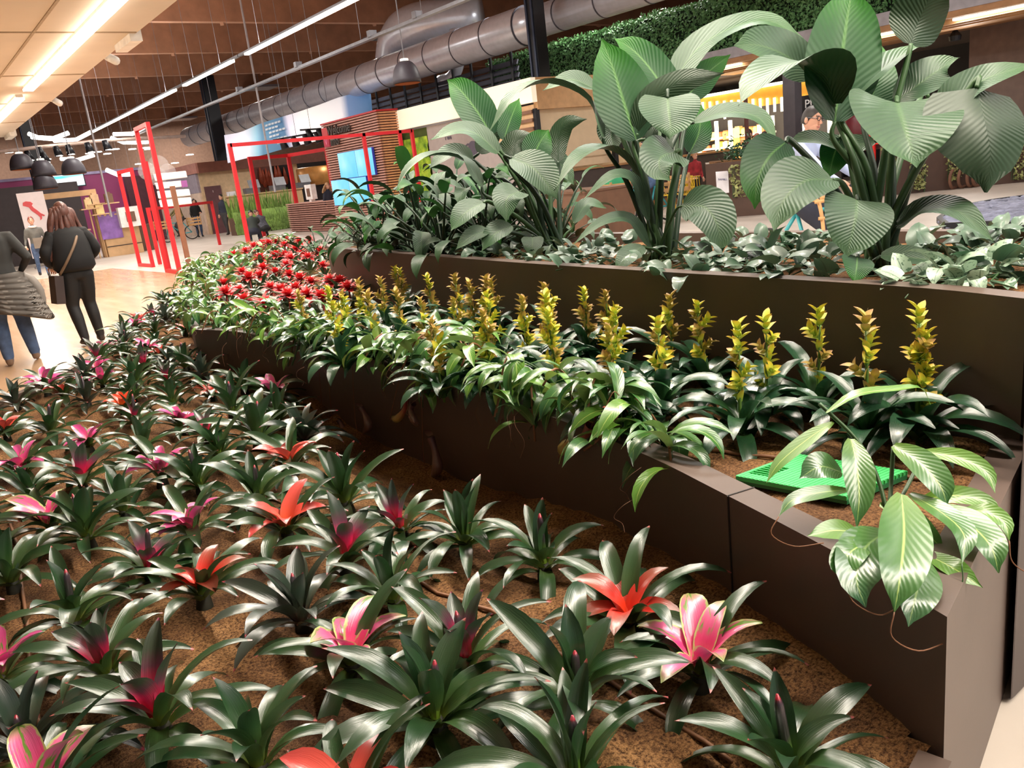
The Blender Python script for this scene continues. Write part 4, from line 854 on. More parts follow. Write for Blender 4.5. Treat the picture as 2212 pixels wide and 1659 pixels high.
# ------------------------------------------------------------------ the stand with the grey sign
M_CREAM = mat('cream_fascia', (250, 240, 214), .6, var=.03, emit=(255, 244, 220), es=.45)  # faint glow added to the face so it looks brightly lit
M_WOODL = mat('pale_plywood', (210, 172, 128), .55, var=.08)
M_GREY = mat('warm_grey_panel', (164, 152, 148), .6, var=.05)
M_DARKB = mat('dark_brown_panel', (58, 46, 42), .5)
st = empty('food_stand', (13.5, 16.35, 0), 0, 'stand with bright cream fascia, grey sign wall and roller shutter', 'stand')
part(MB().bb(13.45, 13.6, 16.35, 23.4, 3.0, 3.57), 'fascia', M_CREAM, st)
part(MB().bb(13.6, 18.0, 16.35, 16.5, 2.82, 3.57), 'side_fascia', mat('wood_fascia', (206, 164, 118), .55), st)
part(MB().bb(13.62, 13.75, 16.5, 21.6, .0, 2.95), 'sign_wall', M_GREY, st)
part(MB().bb(13.75, 20.5, 23.2, 23.4, 0, 3.4), 'back_wall', M_GREY, st)
part(MB().bb(13.55, 13.62, 16.45, 18.0, 2.0, 2.95), 'slat_frame', M_WOODL, st)
for i in range(6): part(MB().bb(13.50, 13.56, 16.5, 17.3, 1.75+i*.2, 1.83+i*.2), 'slat', mat('brown_slat', (126, 92, 70), .6), st)
for X in (13.6, 16.2, 19.2): part(MB().bb(X-.06, X+.06, 16.38, 16.5, 0, 2.85), 'post', M_BLK, st)
part(MB().bb(13.7, 16.1, 16.55, 16.62, 1.35, 2.82), 'roller_shutter', mat('beige_blind', (214, 192, 160), .7, var=.04), st)
part(MB().bb(13.7, 16.1, 16.53, 16.56, 1.55, 1.58), 'blind_seam', mat('beige_seam', (180, 158, 126), .7), st)
part(MB().bb(14.15, 20.5, 15.9, 16.3, .22, 1.25), 'counter_front', M_DARKB, st)
part(MB().bb(14.15, 20.5, 15.92, 16.28, 0, .22), 'plinth', mat('oak_plinth', (150, 108, 66), .5), st)
part(MB().bb(14.1, 20.5, 15.85, 16.6, 1.25, 1.3), 'counter_top', mat('oak_plinth', (150, 108, 66), .5), st)
part(MB().bb(16.3, 20.5, 19.5, 19.7, 0, 2.9), 'inner_wall', mat('beige_inner', (190, 164, 132), .7), st)
gx = Vector((13.61, 0, 0))
pF = GX(1006, 330, 13.6)
text('FIC', .62, mat('sign_letter', (84, 76, 92), .6), (13.6, pF.y+.12, pF.z), (R(90), 0, R(-90)), 'lettering', st)
q = GX(1022, 322, 13.6); part(MB().lathe([(.22, -.01), (.22, .01)], 24, Matrix.Rotation(R(90), 3, 'Y'), (13.6, q.y, q.z)), 'letter_disc', mat('sign_letter', (84, 76, 92), .6), st)
q = GX(968, 297, 13.6); text('I we', .2, mat('sign_letter', (84, 76, 92), .6), (13.6, q.y, q.z), (R(90), 0, R(-90)), 'lettering', st)
q = GX(1128, 312, 13.45); part(MB().bb(13.42, 13.46, q.y-.18, q.y+.18, q.z-.12, q.z+.12), 'notice', mat('white_card', (236, 234, 240), .6), st); text('MAXI', .12, mat('ink', (60, 60, 110), .6), (13.41, q.y, q.z), (R(90), 0, R(-90)), 'notice_lettering', st)
# hanging black shirt in the opening
q = GY(1352, 280, 16.8); plain(MB().box(q, (.9, .06, 1.0)).box(q+Vector((-.55, 0, .3)), (.3, .06, .4)).box(q+Vector((.55, 0, .3)), (.3, .06, .4)), 'hanging_shirt', mat('black_cloth', (28, 24, 26), .8), 'black printed shirt hanging in the stand opening', 'shirt')
# moss wall
def bumpy(x, y0, y1, z0, z1, step, amp, seed):
    b = MB(); ny = int((y1-y0)/step); nz_ = int((z1-z0)/step)
    for i in range(ny+1):
        for j in range(nz_+1):
            y = y0+i*step; z = z0+j*step; b.v.append((x-amp*(noise.noise(Vector((y*4, z*4, seed)))+noise.noise(Vector((y*9, z*9, seed)))*.6), y, z))
    b.f = [(i*(nz_+1)+j, (i+1)*(nz_+1)+j, (i+1)*(nz_+1)+j+1, i*(nz_+1)+j+1) for i in range(ny) for j in range(nz_)]
    return b
k = NT('yellow_moss'); tc = k.n('ShaderNodeTexCoord').outputs['Object']; n1 = k.noise(tc, 3.5, 4)
k.set(k.ramp(n1, [(.3, lin((76, 118, 34))), (.5, lin((142, 180, 46))), (.7, lin((196, 216, 70)))]), .9); k.bump(k.noise(tc, 24, 3), 1., .05); M_MOSS = k.m
e = empty('moss_wall', (13.7, 22, 0), 0, 'yellow-green living moss panel beside the grey sign', 'plant wall')
part(bumpy(13.6, 21.62, 23.2, 0, 2.7, .06, .07, 3), 'moss', M_MOSS, e, True); part(MB().bb(13.68, 13.76, 21.6, 23.2, 0, 2.95), 'backing', mat('dark_moss_board', (70, 84, 30), .8), e)
# dark louvred fence on the roof behind
e = empty('louvre_fence', (17, 24, 3.55), 0, 'dark louvred fence on the stand roof under the duct', 'fence')
for j in range(6): part(MB().box((17, 27.3, 3.7+j*.19), (.05, 12.2, .15), Matrix.Rotation(R(25), 3, 'Y')), 'louvre', mat('charcoal_metal', (84, 86, 98), .5), e)
for Y in [21.4+1.1*i for i in range(12)]: part(MB().bb(16.9, 16.95, Y-.05, Y+.05, 3.5, 5.0), 'post', M_BLK, e)
struct(MB().bb(16.5, 19, 20.5, 34, 3.4, 3.5).obj('trim_4', M_DARKB))
# ------------------------------------------------------------------ slatted tower with screens
M_SLAT = mat('red_brown_slat', (184, 138, 124), .6, var=.1)
TX = 12.75; ty1 = GX(698, 300, TX).y; ty0 = GX(822, 300, TX).y; tz = GX(815, 240, TX).z; tx1 = GY(859, 245, ty0).x
tw = empty('slatted_tower', (TX, ty0, 0), 0, 'tower clad in horizontal red-brown wooden slats with blue screens', 'tower')
part(MB().bb(TX+.08, tx1-.03, ty0+.08, ty1, 0, tz-.03), 'core', mat('tower_core', (132, 92, 80), .8), tw)
sl = MB().bb(-.02, .04, 0, ty1-ty0, -.022, .022).mesh('slat', M_SLAT); sl2 = MB().bb(0, tx1-TX, -.02, .04, -.022, .022).mesh('slat', mat('orange_slat', (206, 146, 104), .6, var=.1))
n = int(tz/.078)
for i in range(n):
    o = mk('slat', sl, tw); o.location = (.02, 0, .04+i*.078); o = mk('slat', sl2, tw); o.location = (0, .02, .04+i*.078)
part(MB().bb(TX-.03, tx1, ty0-.03, ty1, tz, tz+.05), 'red_cap', mat('red_paint', (186, 40, 46), .45), tw)
def yz(px0, py0, px1, py1, X): a = GX(px0, py0, X); c = GX(px1, py1, X); return min(a.y, c.y), max(a.y, c.y), min(a.z, c.z), max(a.z, c.z)
y0, y1, z0, z1 = yz(697, 278, 712, 294, TX); part(MB().bb(TX-.06, TX-.02, y0, y1, z0, z1), 'red_plate', mat('red_paint', (186, 40, 46), .45), tw)
y0, y1, z0, z1 = yz(701, 298, 716, 316, TX); part(MB().bb(TX-.06, TX-.02, y0, y1, z0, z1), 'red_plate', mat('crimson_plate', (176, 34, 66), .45), tw)
text('V', z1-z0, mat('pink_line', (214, 120, 160), .5), (TX-.065, (y0+y1)/2, (z0+z1)/2), (R(90), 0, R(-90)), 'plate_letter', tw)
q = GX(735, 279, TX); text('Welcome', .42, mat('sign_dark', (70, 62, 58), .5), (TX-.06, q.y, q.z), (R(90), 0, R(-90)), 'lettering', tw, ext=.03)
q = GX(727, 305, TX); text('info', .42, mat('sign_dark', (70, 62, 58), .5), (TX-.06, q.y, q.z), (R(90), 0, R(-90)), 'lettering', tw, ext=.03)
k = NT('cyan_screen'); tc = k.n('ShaderNodeTexCoord').outputs['Object']; c_ = k.ramp(k.noise(tc, .9, 2), [(.35, lin((96, 206, 250))), (.6, lin((150, 235, 255))), (.8, lin((206, 250, 255)))])
k.set((.02, .02, .02, 1), .3, emit=c_, es=1.0); M_SCR = k.m
zA = GX(734, 331, TX).z; zB = GX(741, 387, TX).z; zC = GX(728, 444, TX).z; yA = [GX(px, 355, TX).y for px in (738, 776, 814)]; yB = [GX(px, 412, TX).y for px in (724, 762, 801)]
SCR = [(yA[1], yA[0], zB, zA), (yA[2], yA[1], zB, zA), (yB[1], yB[0], zC, zB), (yB[2], yB[1], zC, zB)]
for i, (y0, y1, z0, z1) in enumerate(SCR):
    e = empty('display_screen', (TX-.08, y0, z0), 0, ('upper' if i < 2 else 'lower')+' light blue screen of the tower video wall, '+('beside the slats' if i % 2 == 0 else 'beside the tower corner'), 'screen')
    part(MB().bb(TX-.10, TX-.025, y0, y1, z0, z1), 'bezel', mat('bezel_blue', (50, 60, 170), .4), e); part(MB().bb(TX-.105, TX-.1, y0+.012, y1-.012, z0+.012, z1-.012), 'panel', M_SCR, e)
# low slatted desk with a white payphone-like machine
dx = 13.2
y0, y1, z0, z1 = yz(628, 495, 724, 444, dx); de = empty('slatted_desk', (dx, y0, 0), 0, 'low desk clad in brown slats in front of the reeds', 'desk')
part(MB().bb(dx+.05, dx+1.2, y0+.05, y1, 0, 1.05), 'core', mat('tower_core', (132, 92, 80), .8), de)
s3 = MB().bb(-.02, .04, 0, y1-y0, -.02, .02).mesh('slat', mat('grey_brown_slat', (172, 128, 116), .6))
for i in range(13): mk('slat', s3, de).location = (.0, 0, .05+i*.08)
part(MB().bb(dx-.03, dx+1.25, y0, y1, 1.06, 1.1), 'top', M_SLAT, de)
def white_machine(px, py, X, s, label):
    q = GX(px, py, X); e = empty('info_terminal', (q.x, q.y, q.z-.35*s), 0, label, 'terminal')
    W = mat('white_plastic', (238, 236, 234), .4)
    part(MB().bb(q.x-.1*s, q.x+.1*s, q.y-.3*s, q.y+.3*s, q.z-.22*s, q.z+.34*s), 'case', W, e); part(MB().bb(q.x-.12*s, q.x-.1*s, q.y-.14*s, q.y+.12*s, q.z-.1*s, q.z+.2*s), 'screen', mat('brown_screen', (120, 92, 76), .3), e)
    part(MB().bb(q.x-.2*s, q.x+.2*s, q.y-.32*s, q.y+.32*s, q.z-.42*s, q.z-.34*s), 'base', W, e); part(MB().bb(q.x-.08*s, q.x+.08*s, q.y-.1*s, q.y+.1*s, q.z-.34*s, q.z-.22*s), 'neck', W, e)
white_machine(672, 418, dx+.4, 1.0, 'white desktop terminal standing on the slatted desk')
# ------------------------------------------------------------------ far stand with reeds
FY = 41.0
def xz(px0, py0, px1, py1, Y): a = GY(px0, py0, Y); c = GY(px1, py1, Y); return min(a.x, c.x), max(a.x, c.x), min(a.z, c.z), max(a.z, c.z)
fx = GY(424, 352, FY).x; fz = GY(424, 352, FY).z
fs = empty('far_stand', (fx, FY, 0), 0, 'far stand with a dark brown header, beige walls and timber counter', 'stand')
z_lo = GY(430, 374, FY).z
part(MB().bb(fx, fx+13, FY-.1, FY+.1, z_lo, fz), 'header', mat('brown_header', (116, 70, 56), .6), fs); part(MB().bb(fx-.1, fx, FY-.1, FY+9, z_lo, fz), 'header', mat('pinkish_header', (172, 118, 106), .6), fs)
part(MB().bb(fx+.05, GY(560, 430, FY).x, FY+.2, FY+.4, 0, z_lo), 'front_wall', mat('beige_wall', (206, 178, 142), .7), fs); part(MB().bb(fx-.05, fx+.1, FY+.3, FY+9, 0, z_lo-.9), 'side_wall', mat('pale_side_wall', (214, 190, 172), .7), fs)
part(MB().bb(fx-.06, fx+.1, FY+.3, FY+9, z_lo-.9, z_lo), 'side_band', mat('mauve_band', (150, 140, 152), .7), fs)
part(MB().bb(GY(552, 400, FY).x, GY(632, 400, FY).x, FY+2.4, FY+2.6, 0, 3), 'back_panel', mat('meat_wall', (120, 78, 70), .8), fs)
part(MB().bb(GY(632, 400, FY).x, fx+13, FY+2.4, FY+2.6, 0, 3.2), 'back_panel', mat('black_panel', (48, 42, 42), .8), fs)
x0, x1, z0, z1 = xz(452, 500, 476, 400, FY+.1); part(MB().bb(x0+.2, x1, FY+.1, FY+.2, 0, z1), 'menu_board', mat('plum_board', (96, 62, 66), .6), fs); part(MB().bb(x0+.55, x1-.4, FY+.08, FY+.1, z1-.3, z1-.2), 'menu_print', mat('board_print', (190, 170, 170), .6), fs)
part(MB().bb(GY(496, 440, FY).x, GY(515, 440, FY).x, FY+.1, FY+.2, .6, 1.9), 'bottle_poster', mat('white_card', (236, 234, 240), .6), fs)
part(MB().tube([(GY(642, 360, FY).x, FY+.3, 1.2), (GY(642, 360, FY).x, FY+.3, z_lo)], .12, 10), 'round_post', M_WOODL, fs)
rr = random.Random(3)
for i in range(9):
    q = GY(565+i*6.5, 388+rr.uniform(-8, 14), FY+2.2); h = mk('hanging_ham', MB().lathe([(.02, .5), (.05, .4), (.12, .15), (.16, -.05), (.10, -.22), (0, -.26)], 10).mesh('hanging_ham', mat('cured_meat', (170, 78, 50), .5, var=.3), True)); h.location = q; h.scale = (.9, .9, 1.2); tag(h, 'cured ham hanging above the far counter', 'ham', 'hams hanging in the far stand')
cn = empty('wood_counter', (15, 36.5, 0), 0, 'pale wooden counter behind the reeds with till machines', 'counter')
x0, x1, z0, z1 = xz(508, 460, 652, 408, 37.); part(MB().bb(x0, x1, 37, 37.8, 0, z1), 'body', M_WOODL, cn); part(MB().bb(x0-.05, x1+.05, 36.95, 37.9, z1, z1+.05), 'top', M_WOODL, cn)
for px in (543, 600, 655): 
    q = GY(px, 404, 37.4); e = empty('till_machine', (q.x, q.y, z1+.05), 0, 'grey till machine on the pale counter', 'machine', 'till machines on the counter'); part(MB().bb(q.x-.35, q.x+.3, q.y-.2, q.y+.2, z1+.05, z1+.3), 'body', M_STEEL, e); part(MB().box((q.x+.1, q.y-.1, z1+.45), (.5, .06, .4), Matrix.Rotation(R(-25), 3, 'X')), 'display', mat('grey_plastic', (130, 130, 134), .4), e)
q = GY(688, 385, 38); plain(MB().lathe([(.9, -.3), (1., -.1), (1., .5), (.9, .55)], 24, None, q), 'copper_drum', mat('copper_drum', (196, 138, 74), .35, .4), 'round amber drum behind the slatted desk', 'drum', None, True)
# reed bed
rb = empty('reed_planter', (12.5, 35.5, 0), 0, 'planter of tall green reeds in front of the wooden counter', 'planter')
x0, x1, z0, z1 = xz(506, 492, 632, 455, 36.); part(MB().bb(x0, x1, 35.8, 36.5, 0, .75), 'trough', mat('brown_trough', (92, 66, 50), .6), rb)
b = MB(); rr = random.Random(5)
for i in range(900):
    x = rr.uniform(x0, x1); y = rr.uniform(35.75, 36.5); h = rr.uniform(.2, .5) if i % 4 else rr.uniform(.7, 1.15); lx, ly = rr.uniform(-.18, .18), rr.uniform(-.15, .15); wd = rr.uniform(.018, .03)
    b.add([(x-wd, y, .7), (x+wd, y, .7), (x+lx*.5+wd*.8, y+ly*.5, .7+h*.6), (x+lx*.5-wd*.8, y+ly*.5, .7+h*.6), (x+lx, y+ly, .7+h)], [(0, 1, 2, 3), (3, 2, 4)])
for i in range(1500):
    x = rr.uniform(x0, x1); z = rr.uniform(.25, 1.0); wd = .05
    b.add([(x-wd, 35.75, z), (x+wd, 35.72, z-.02), (x+rr.uniform(-.1, .1), 35.6, z-.3)], [(0, 1, 2)])
tag(part(b, 'reeds', mat('reed_green', (120, 152, 70), .7, var=.35, scale=3), rb), kind='stuff')
# ------------------------------------------------------------------ hanging banner ring
k = NT('glowing_banner'); tc = k.n('ShaderNodeTexCoord').outputs['UV']; sp = k.n('ShaderNodeSeparateXYZ'); k.l(tc, sp.inputs[0])
c_ = k.ramp(sp.outputs[0], [(0, lin((226, 226, 244))), (.16, lin((240, 240, 250))), (.26, lin((150, 196, 216))), (.3, lin((96, 140, 170))), (.46, lin((84, 118, 150))), (.5, lin((226, 222, 240))), (.62, lin((255, 252, 248))), (.84, lin((250, 248, 250))), (.88, lin((120, 146, 186))), (1, lin((86, 122, 160)))])
k.set(c_, .8, emit=c_, es=.55); M_BAN = k.m  # cloth given its own glow in place of lamps lighting it
bt = [(484, 292), (520, 285), (560, 268), (600, 255), (640, 243), (690, 226), (740, 208), (800, 196)]; bo = [(492, 352), (530, 342), (565, 335), (610, 322), (660, 310), (700, 300), (750, 285), (806, 262)]
bd = [36, 35, 34, 33, 32.3, 31.8, 31.6, 31.6]
V = []; F = []; UV = []; m_ = 40
T_ = catmull([GD(*q, d) for q, d in zip(bt, bd)], 6); B_2 = catmull([GD(*q, d) for q, d in zip(bo, bd)], 6)
for i, (a, c) in enumerate(zip(T_, B_2)):
    u = i/(len(T_)-1); V += [tuple(a), tuple(c)]; UV += [(u, 1), (u, 0)]
F = [(2*i, 2*i+1, 2*i+3, 2*i+2) for i in range(len(T_)-1)]
ban = empty('hanging_banner', (0, 0, 0), 0, 'large curved white and blue glowing banner hanging above the far stand', 'banner'); mk('cloth', uvmesh('cloth', V, F, UV, M_BAN), ban).modifiers.new('thick', 'SOLIDIFY').thickness = .03
for i, (k0, k1) in enumerate(((14, 19), (14, 18), (15, 20), (15, 18), (16, 20), (17, 19))):
    b = MB(); f = .12+.13*i
    for kk in range(k0, k1): P4 = [T_[kk+d_]*(1-g)+B_2[kk+d_]*g-FW*.1 for d_, g in ((.0, f), (1, f), (1, f+.06), (0, f+.06)) for d_ in (int(d_),)]; P4[1] = P4[0].lerp(P4[1], .8); P4[2] = P4[3].lerp(P4[2], .8); b.add(P4+[p+FW*.02 for p in P4], [(3, 2, 1, 0), (0, 1, 5, 4), (1, 2, 6, 5), (2, 3, 7, 6), (3, 0, 4, 7)])
    b.obj('print_line', mat('banner_print', (220, 232, 244), .7), ban)
for i in (8, 20, 32): mk('wire', MB().tube([T_[i], Vector((T_[i].x, T_[i].y, 8.6))], .01, 4).mesh('wire', M_CORD), ban)
# curved fascia of the round stand below the banner
cz = [GD(px, py, 36.5) for px, py in ((600, 345), (650, 338), (695, 322))]
M_TRK = M_BLK
for y_, (pa, pb), nsp in ((1, ((590, 303), (690, 285)), 4), (2, ((648, 281), (694, 278)), 2)):
    a = GD(*pa, 29.5); c = GD(*pb, 29.5); e = empty('track_light', a, 0, 'black track of small spotlights hung under the banner' if y_ == 1 else 'short black spotlight track at the banner edge', 'light'); part(MB().bar(a, c, .06), 'track', M_TRK, e); part(MB().tube([a.lerp(c, .5), Vector(((a.x+c.x)/2, (a.y+c.y)/2, 8.58))], .008, 4), 'hanger', M_CORD, e)
    for i in range(nsp):
        q = a.lerp(c, (i+.7)/nsp); part(MB().tube([q, q+Vector((.05, -.1, -.35))], [.09, .15], 10), 'spot', M_TRK, e, True)
# ------------------------------------------------------------------ bent tube lights, pendants, spots at the far left
M_BENT = mat('bent_tube', (255, 252, 246), .5, emit=(255, 248, 236), es=5)
for i, pts in enumerate([[(62, 289, 31), (82, 297, 31), (116, 299, 31), (148, 287, 31)], [(68, 296, 31.5), (100, 299, 31.5), (133, 301, 31.5)], [(116, 304, 34), (164, 302, 34), (197, 285, 34)], [(131, 343, 36), (166, 346, 36), (203, 335, 36)], [(245, 290, 35), (286, 289, 35), (311, 275, 35)], [(240, 297, 38), (266, 308, 38), (300, 308, 38)], [(304, 308, 40), (320, 307, 40)], [(230, 367, 30), (256, 378, 30)], [(260, 377, 31), (284, 376, 31)]]):
    P = [GD(*q) for q in pts]; e = empty('bent_tube_light', P[0], 0, 'bent white tube light hanging at the far end of the hall', 'light', 'bent tube lights'); part(MB().tube(P, .08, 8), 'tube', M_BENT, e, True); part(MB().tube([P[1], Vector((P[1].x, P[1].y, 8.55))], .003, 4), 'wire', M_CORD, e)
def pendant(px, py, dep, r_, h, label, group=None, warm=True):
    q = GD(px, py, dep); e = empty('pendant_lamp', q, 0, label, 'lamp', group)
    n = 9; prof = [(r_*math.cos(R(90)*i/n)**.75 if i else r_, h*math.sin(R(90)*i/n)) for i in range(n)]+[(r_*.22, h)]
    part(MB().lathe([(r_*.94, .02)]+prof, 24, None, q), 'shade', mat('charcoal_shade', (62, 58, 66), .5), e, True)
    part(MB().lathe([(r_*.93, -.01), (0.001, -.01)], 24, None, q), 'inner_shade', mat('orange_inner', (150, 84, 56), .6, emit=(255, 150, 90), es=.12), e)
    part(MB().lathe([(r_*.3, h-.02), (r_*.3, h+.04), (r_*.2, h+.05)], 16, None, q), 'cap', mat('white_cap', (250, 245, 235), .5, emit=(255, 244, 225), es=1.2), e)
    part(MB().tube([q+Vector((0, 0, h)), Vector((q.x, q.y, 8.6))], .015, 5), 'cord', M_CORD, e)
pendant(880, 180, 21, .36, .55, 'dark dome pendant lamp hanging in front of the silver duct')
for px, py in ((96, 380), (161, 376), (50, 366), (100, 408)): pendant(px, py, 29, .40, .55, 'dark dome pendant lamp over the far wooden booth', 'dome pendants at the far booth')
# spotlights on a pipe across the hall
a = GD(-5, 328, 30); c = GD(205, 305, 33); c2 = GD(400, 294, 36)
e = empty('ceiling_pipe', a, 0, 'pale pipe with a row of black spotlights crossing the far hall', 'pipe'); part(MB().tube([a, c, c2], .07, 8), 'pipe', mat('pale_pipe', (214, 190, 178), .4, .3), e, True)
for px, py in ((86, 330), (122, 328), (148, 325), (190, 320), (228, 315), (60, 338), (95, 342)):
    q = GD(px, py, 31); part(MB().tube([q+Vector((0, 0, .2)), q+Vector((.05, -.05, -.15))], [.1, .16], 10), 'spotlight', M_BLK, e, True); part(MB().lathe([(.13, 0), (0.001, 0)], 12, None, q+Vector((.05, -.05, -.16))), 'lens', M_BENT, e)
for i, (px, py) in enumerate(((193, 332), (212, 329), (250, 323), (286, 323), (316, 320), (320, 323), (102, 345), (20, 330), (232, 333), (410, 335), (378, 353), (300, 355))):
    q = GD(px, py, 38); e = plain(MB().lathe([(.16, .04), (.18, 0), (.001, -.01)], 14, None, q), 'disc_lamp', M_BENT, 'small round white ceiling lamp far down the hall', 'lamp', 'round lamps far down the hall'); MB().tube([q+Vector((0, 0, .03)), Vector((q.x, q.y, 8.58))], .003, 4).obj('cord', M_CORD, e)
# ------------------------------------------------------------------ far left: magenta wall, booth, poster, screen
MY = 44.
x0, x1, z0, z1 = xz(-30, 412, 322, 372, MY)
mw = empty('magenta_wall', (4, MY, 0), 0, 'magenta painted partition wall at the far hall end', 'wall panel')
part(MB().bb(-14, x1, MY, MY+.3, 0, GY(200, 376, MY).z), 'panel', mat('magenta_paint', (146, 58, 108), .6, var=.15, scale=.3), mw)
part(MB().bb(-14, x1, MY-.05, MY+.35, GY(200, 376, MY).z, GY(200, 376, MY).z+.12), 'top_rail', mat('lilac_rail', (160, 150, 190), .5), mw)
x0, x1, z0, z1 = xz(300, 520, 332, 376, MY-1); plain(MB().bb(x0, x1, MY-1, MY-.7, 0, z1), 'dark_partition', mat('dark_plum', (78, 40, 52), .7), 'dark plum partition beside the magenta wall', 'partition')
x0, x1, z0, z1 = xz(118, 408, 180, 372, MY-.5)
e = empty('wall_screen', (x0, MY-.5, z0), 0, 'bright white and cyan wall screen above the wooden booth', 'screen'); part(MB().bb(x0, x1, MY-.5, MY-.4, z0, z1), 'bezel', M_BLK, e)
k = NT('cyan_white_screen'); tc = k.n('ShaderNodeTexCoord').outputs['Object']; wv = k.noise(k.mapped(tc, (.2, 1, 2.2)), 1.4, 2); c_ = k.ramp(wv, [(.38, lin((90, 215, 235))), (.48, lin((255, 255, 255)))]); k.set((.02, .02, .02, 1), .4, emit=c_, es=1.3); part(MB().bb(x0+.05, x1-.05, MY-.53, MY-.5, z0+.05, z1-.05), 'panel', k.m, e)
BY = 33.5
bo_ = empty('wooden_booth', (GY(120, 500, BY).x, BY, 0), 0, 'wooden booth with a plain header board and shelves at the far left', 'booth')
x0, x1, z0, z1 = xz(92, 432, 206, 408, BY); part(MB().bb(x0, x1, BY, BY+.2, z0, z1), 'header', M_WOODL, bo_); part(MB().bb(x1-.2, x1, BY+.1, BY+.4, 0, z0), 'post', M_WOODL, bo_)
part(MB().bb(-3, x1, BY+3, BY+3.2, 0, 2.9), 'back_wall', mat('dark_booth', (52, 44, 46), .7), bo_); part(MB().bb(x0, x1, BY+2.5, BY+2.9, 1.0, 1.05), 'shelf', M_WOODL, bo_); part(MB().bb(x0, x1, BY+2.5, BY+2.9, 0, .9), 'cabinet', mat('red_brown_cab', (120, 70, 56), .6), bo_)
for i, (px, py, c__) in enumerate(((205, 430, (214, 180, 140)), (192, 440, (230, 200, 150)), (236, 428, (120, 90, 70)), (216, 452, (240, 214, 150)))): 
    q = GY(px, py, BY-.3); plain(MB().bb(q.x-.13, q.x+.13, q.y, q.y+.2, q.z-.16, q.z+.16).bb(q.x-.07, q.x+.07, q.y+.03, q.y+.17, q.z+.16, q.z+.22), 'goods_package', mat('package_%d' % i, c__, .6), ('tan', 'cream', 'brown', 'pale yellow')[i]+' package stacked on the booth shelf', 'package'); part(MB().bb(q.x-.3, q.x+.3, q.y-.05, q.y+.3, q.z-.20, q.z-.162).bb(q.x-.02, q.x+.02, q.y+.2, q.y+.26, 0, q.z-.2), 'shelf', M_WOODL, bo_)
pd = empty('wood_podium', (GY(262, 550, 33.5).x, 33.5, 0), 0, 'plain wooden podium with a white terminal beside the red frames', 'podium')
x0, x1, z0, z1 = xz(236, 552, 292, 456, 33.3); part(MB().bb(x0, x1, 33.3, 34.1, 0, z1-.05), 'body', M_WOODL, pd); part(MB().bb(x0-.04, x1+.04, 33.25, 34.15, z1-.05, z1), 'top', M_WOODL, pd); part(MB().bb(x0, x1, 33.28, 33.3, .35, .38), 'drawer_gap', M_DARKB, pd)
q = GY(281, 468, 33.0); e = empty('white_display', (q.x, q.y, q.z-.35), 0, 'white framed display box at the podium edge', 'display'); part(MB().bb(q.x-.38, q.x+.38, q.y-.1, q.y+.2, q.z-.36, q.z+.36), 'case', mat('white_plastic', (238, 236, 234), .4), e); part(MB().bb(q.x-.16, q.x+.16, q.y-.12, q.y-.1, q.z-.18, q.z+.18), 'window', mat('brown_screen', (120, 92, 76), .3), e)
x0, x1, z0, z1 = xz(292, 545, 330, 486, 34); plain(MB().bb(x0, x1, 34, 34.6, 0, z1).bb(x0+.05, x1-.05, 34.05, 34.55, z1, z1+.06), 'brown_trough', mat('brown_trough', (92, 66, 50), .6), 'dark brown trough beside the wooden podium', 'trough')
q = GY(233, 480, 33.2); e = empty('purple_cloth', (q.x, q.y, 0), 0, 'shiny purple cloth hanging at the podium side', 'cloth'); 
b = MB()
for i in range(9):
    x = q.x-.3+.09*i; y = q.y+.06*(i % 2)
    b.v += [(x, y, q.z-.6), (x, y+.02, q.z+.35)]
b.f = [(2*i, 2*i+2, 2*i+3, 2*i+1) for i in range(8)]; part(b, 'folds', mat('purple_satin', (140, 104, 176), .3, var=.3, scale=3), e, True)
# Italy poster
x0, x1, z0, z1 = xz(34, 512, 96, 416, 32.5)
po = empty('map_poster', (x0, 32.5, 0), 0, 'tall white banner with a small red map of Italy', 'banner'); x0 = GY(34, 418, 32.5).x; x1 = GY(92, 412, 32.5).x; z1 = GY(60, 416, 32.5).z
part(MB().bb(x0, x1, 32.5, 32.53, .35, z1), 'cloth', mat('poster_white', (226, 214, 216), .7, var=.04), po)
IT = [(.05, .95), (.2, 1.), (.42, .96), (.52, .86), (.44, .78), (.5, .66), (.66, .5), (.78, .36), (.96, .24), (.9, .2), (.8, .24), (.78, .1), (.68, .02), (.7, .16), (.62, .28), (.48, .42), (.36, .54), (.28, .7), (.14, .76), (.02, .8)]
cx, cz_ = GY(72, 456, 32.5).x, GY(72, 456, 32.5).z; S_ = .62
b = MB(); n = len(IT); b.v = [(cx-.45*S_+u*S_, 32.48, cz_-.55*S_+v*S_*1.1) for u, v in IT]+[(cx-.45*S_+u*S_, 32.495, cz_-.55*S_+v*S_*1.1) for u, v in IT]; b.f = [tuple(range(n)), tuple(range(2*n-1, n-1, -1))]+[(i, n+i, n+(i+1) % n, (i+1) % n) for i in range(n)]
part(b, 'map_print', mat('map_red', (206, 80, 84), .7), po)
part(MB().bb(x0, x1, 32.4, 32.65, 0, .06).bar((x0+.1, 32.54, .05), (x0+.1, 32.54, .4), .04).bar((x1-.1, 32.54, .05), (x1-.1, 32.54, .4), .04), 'foot', M_STEEL, po)
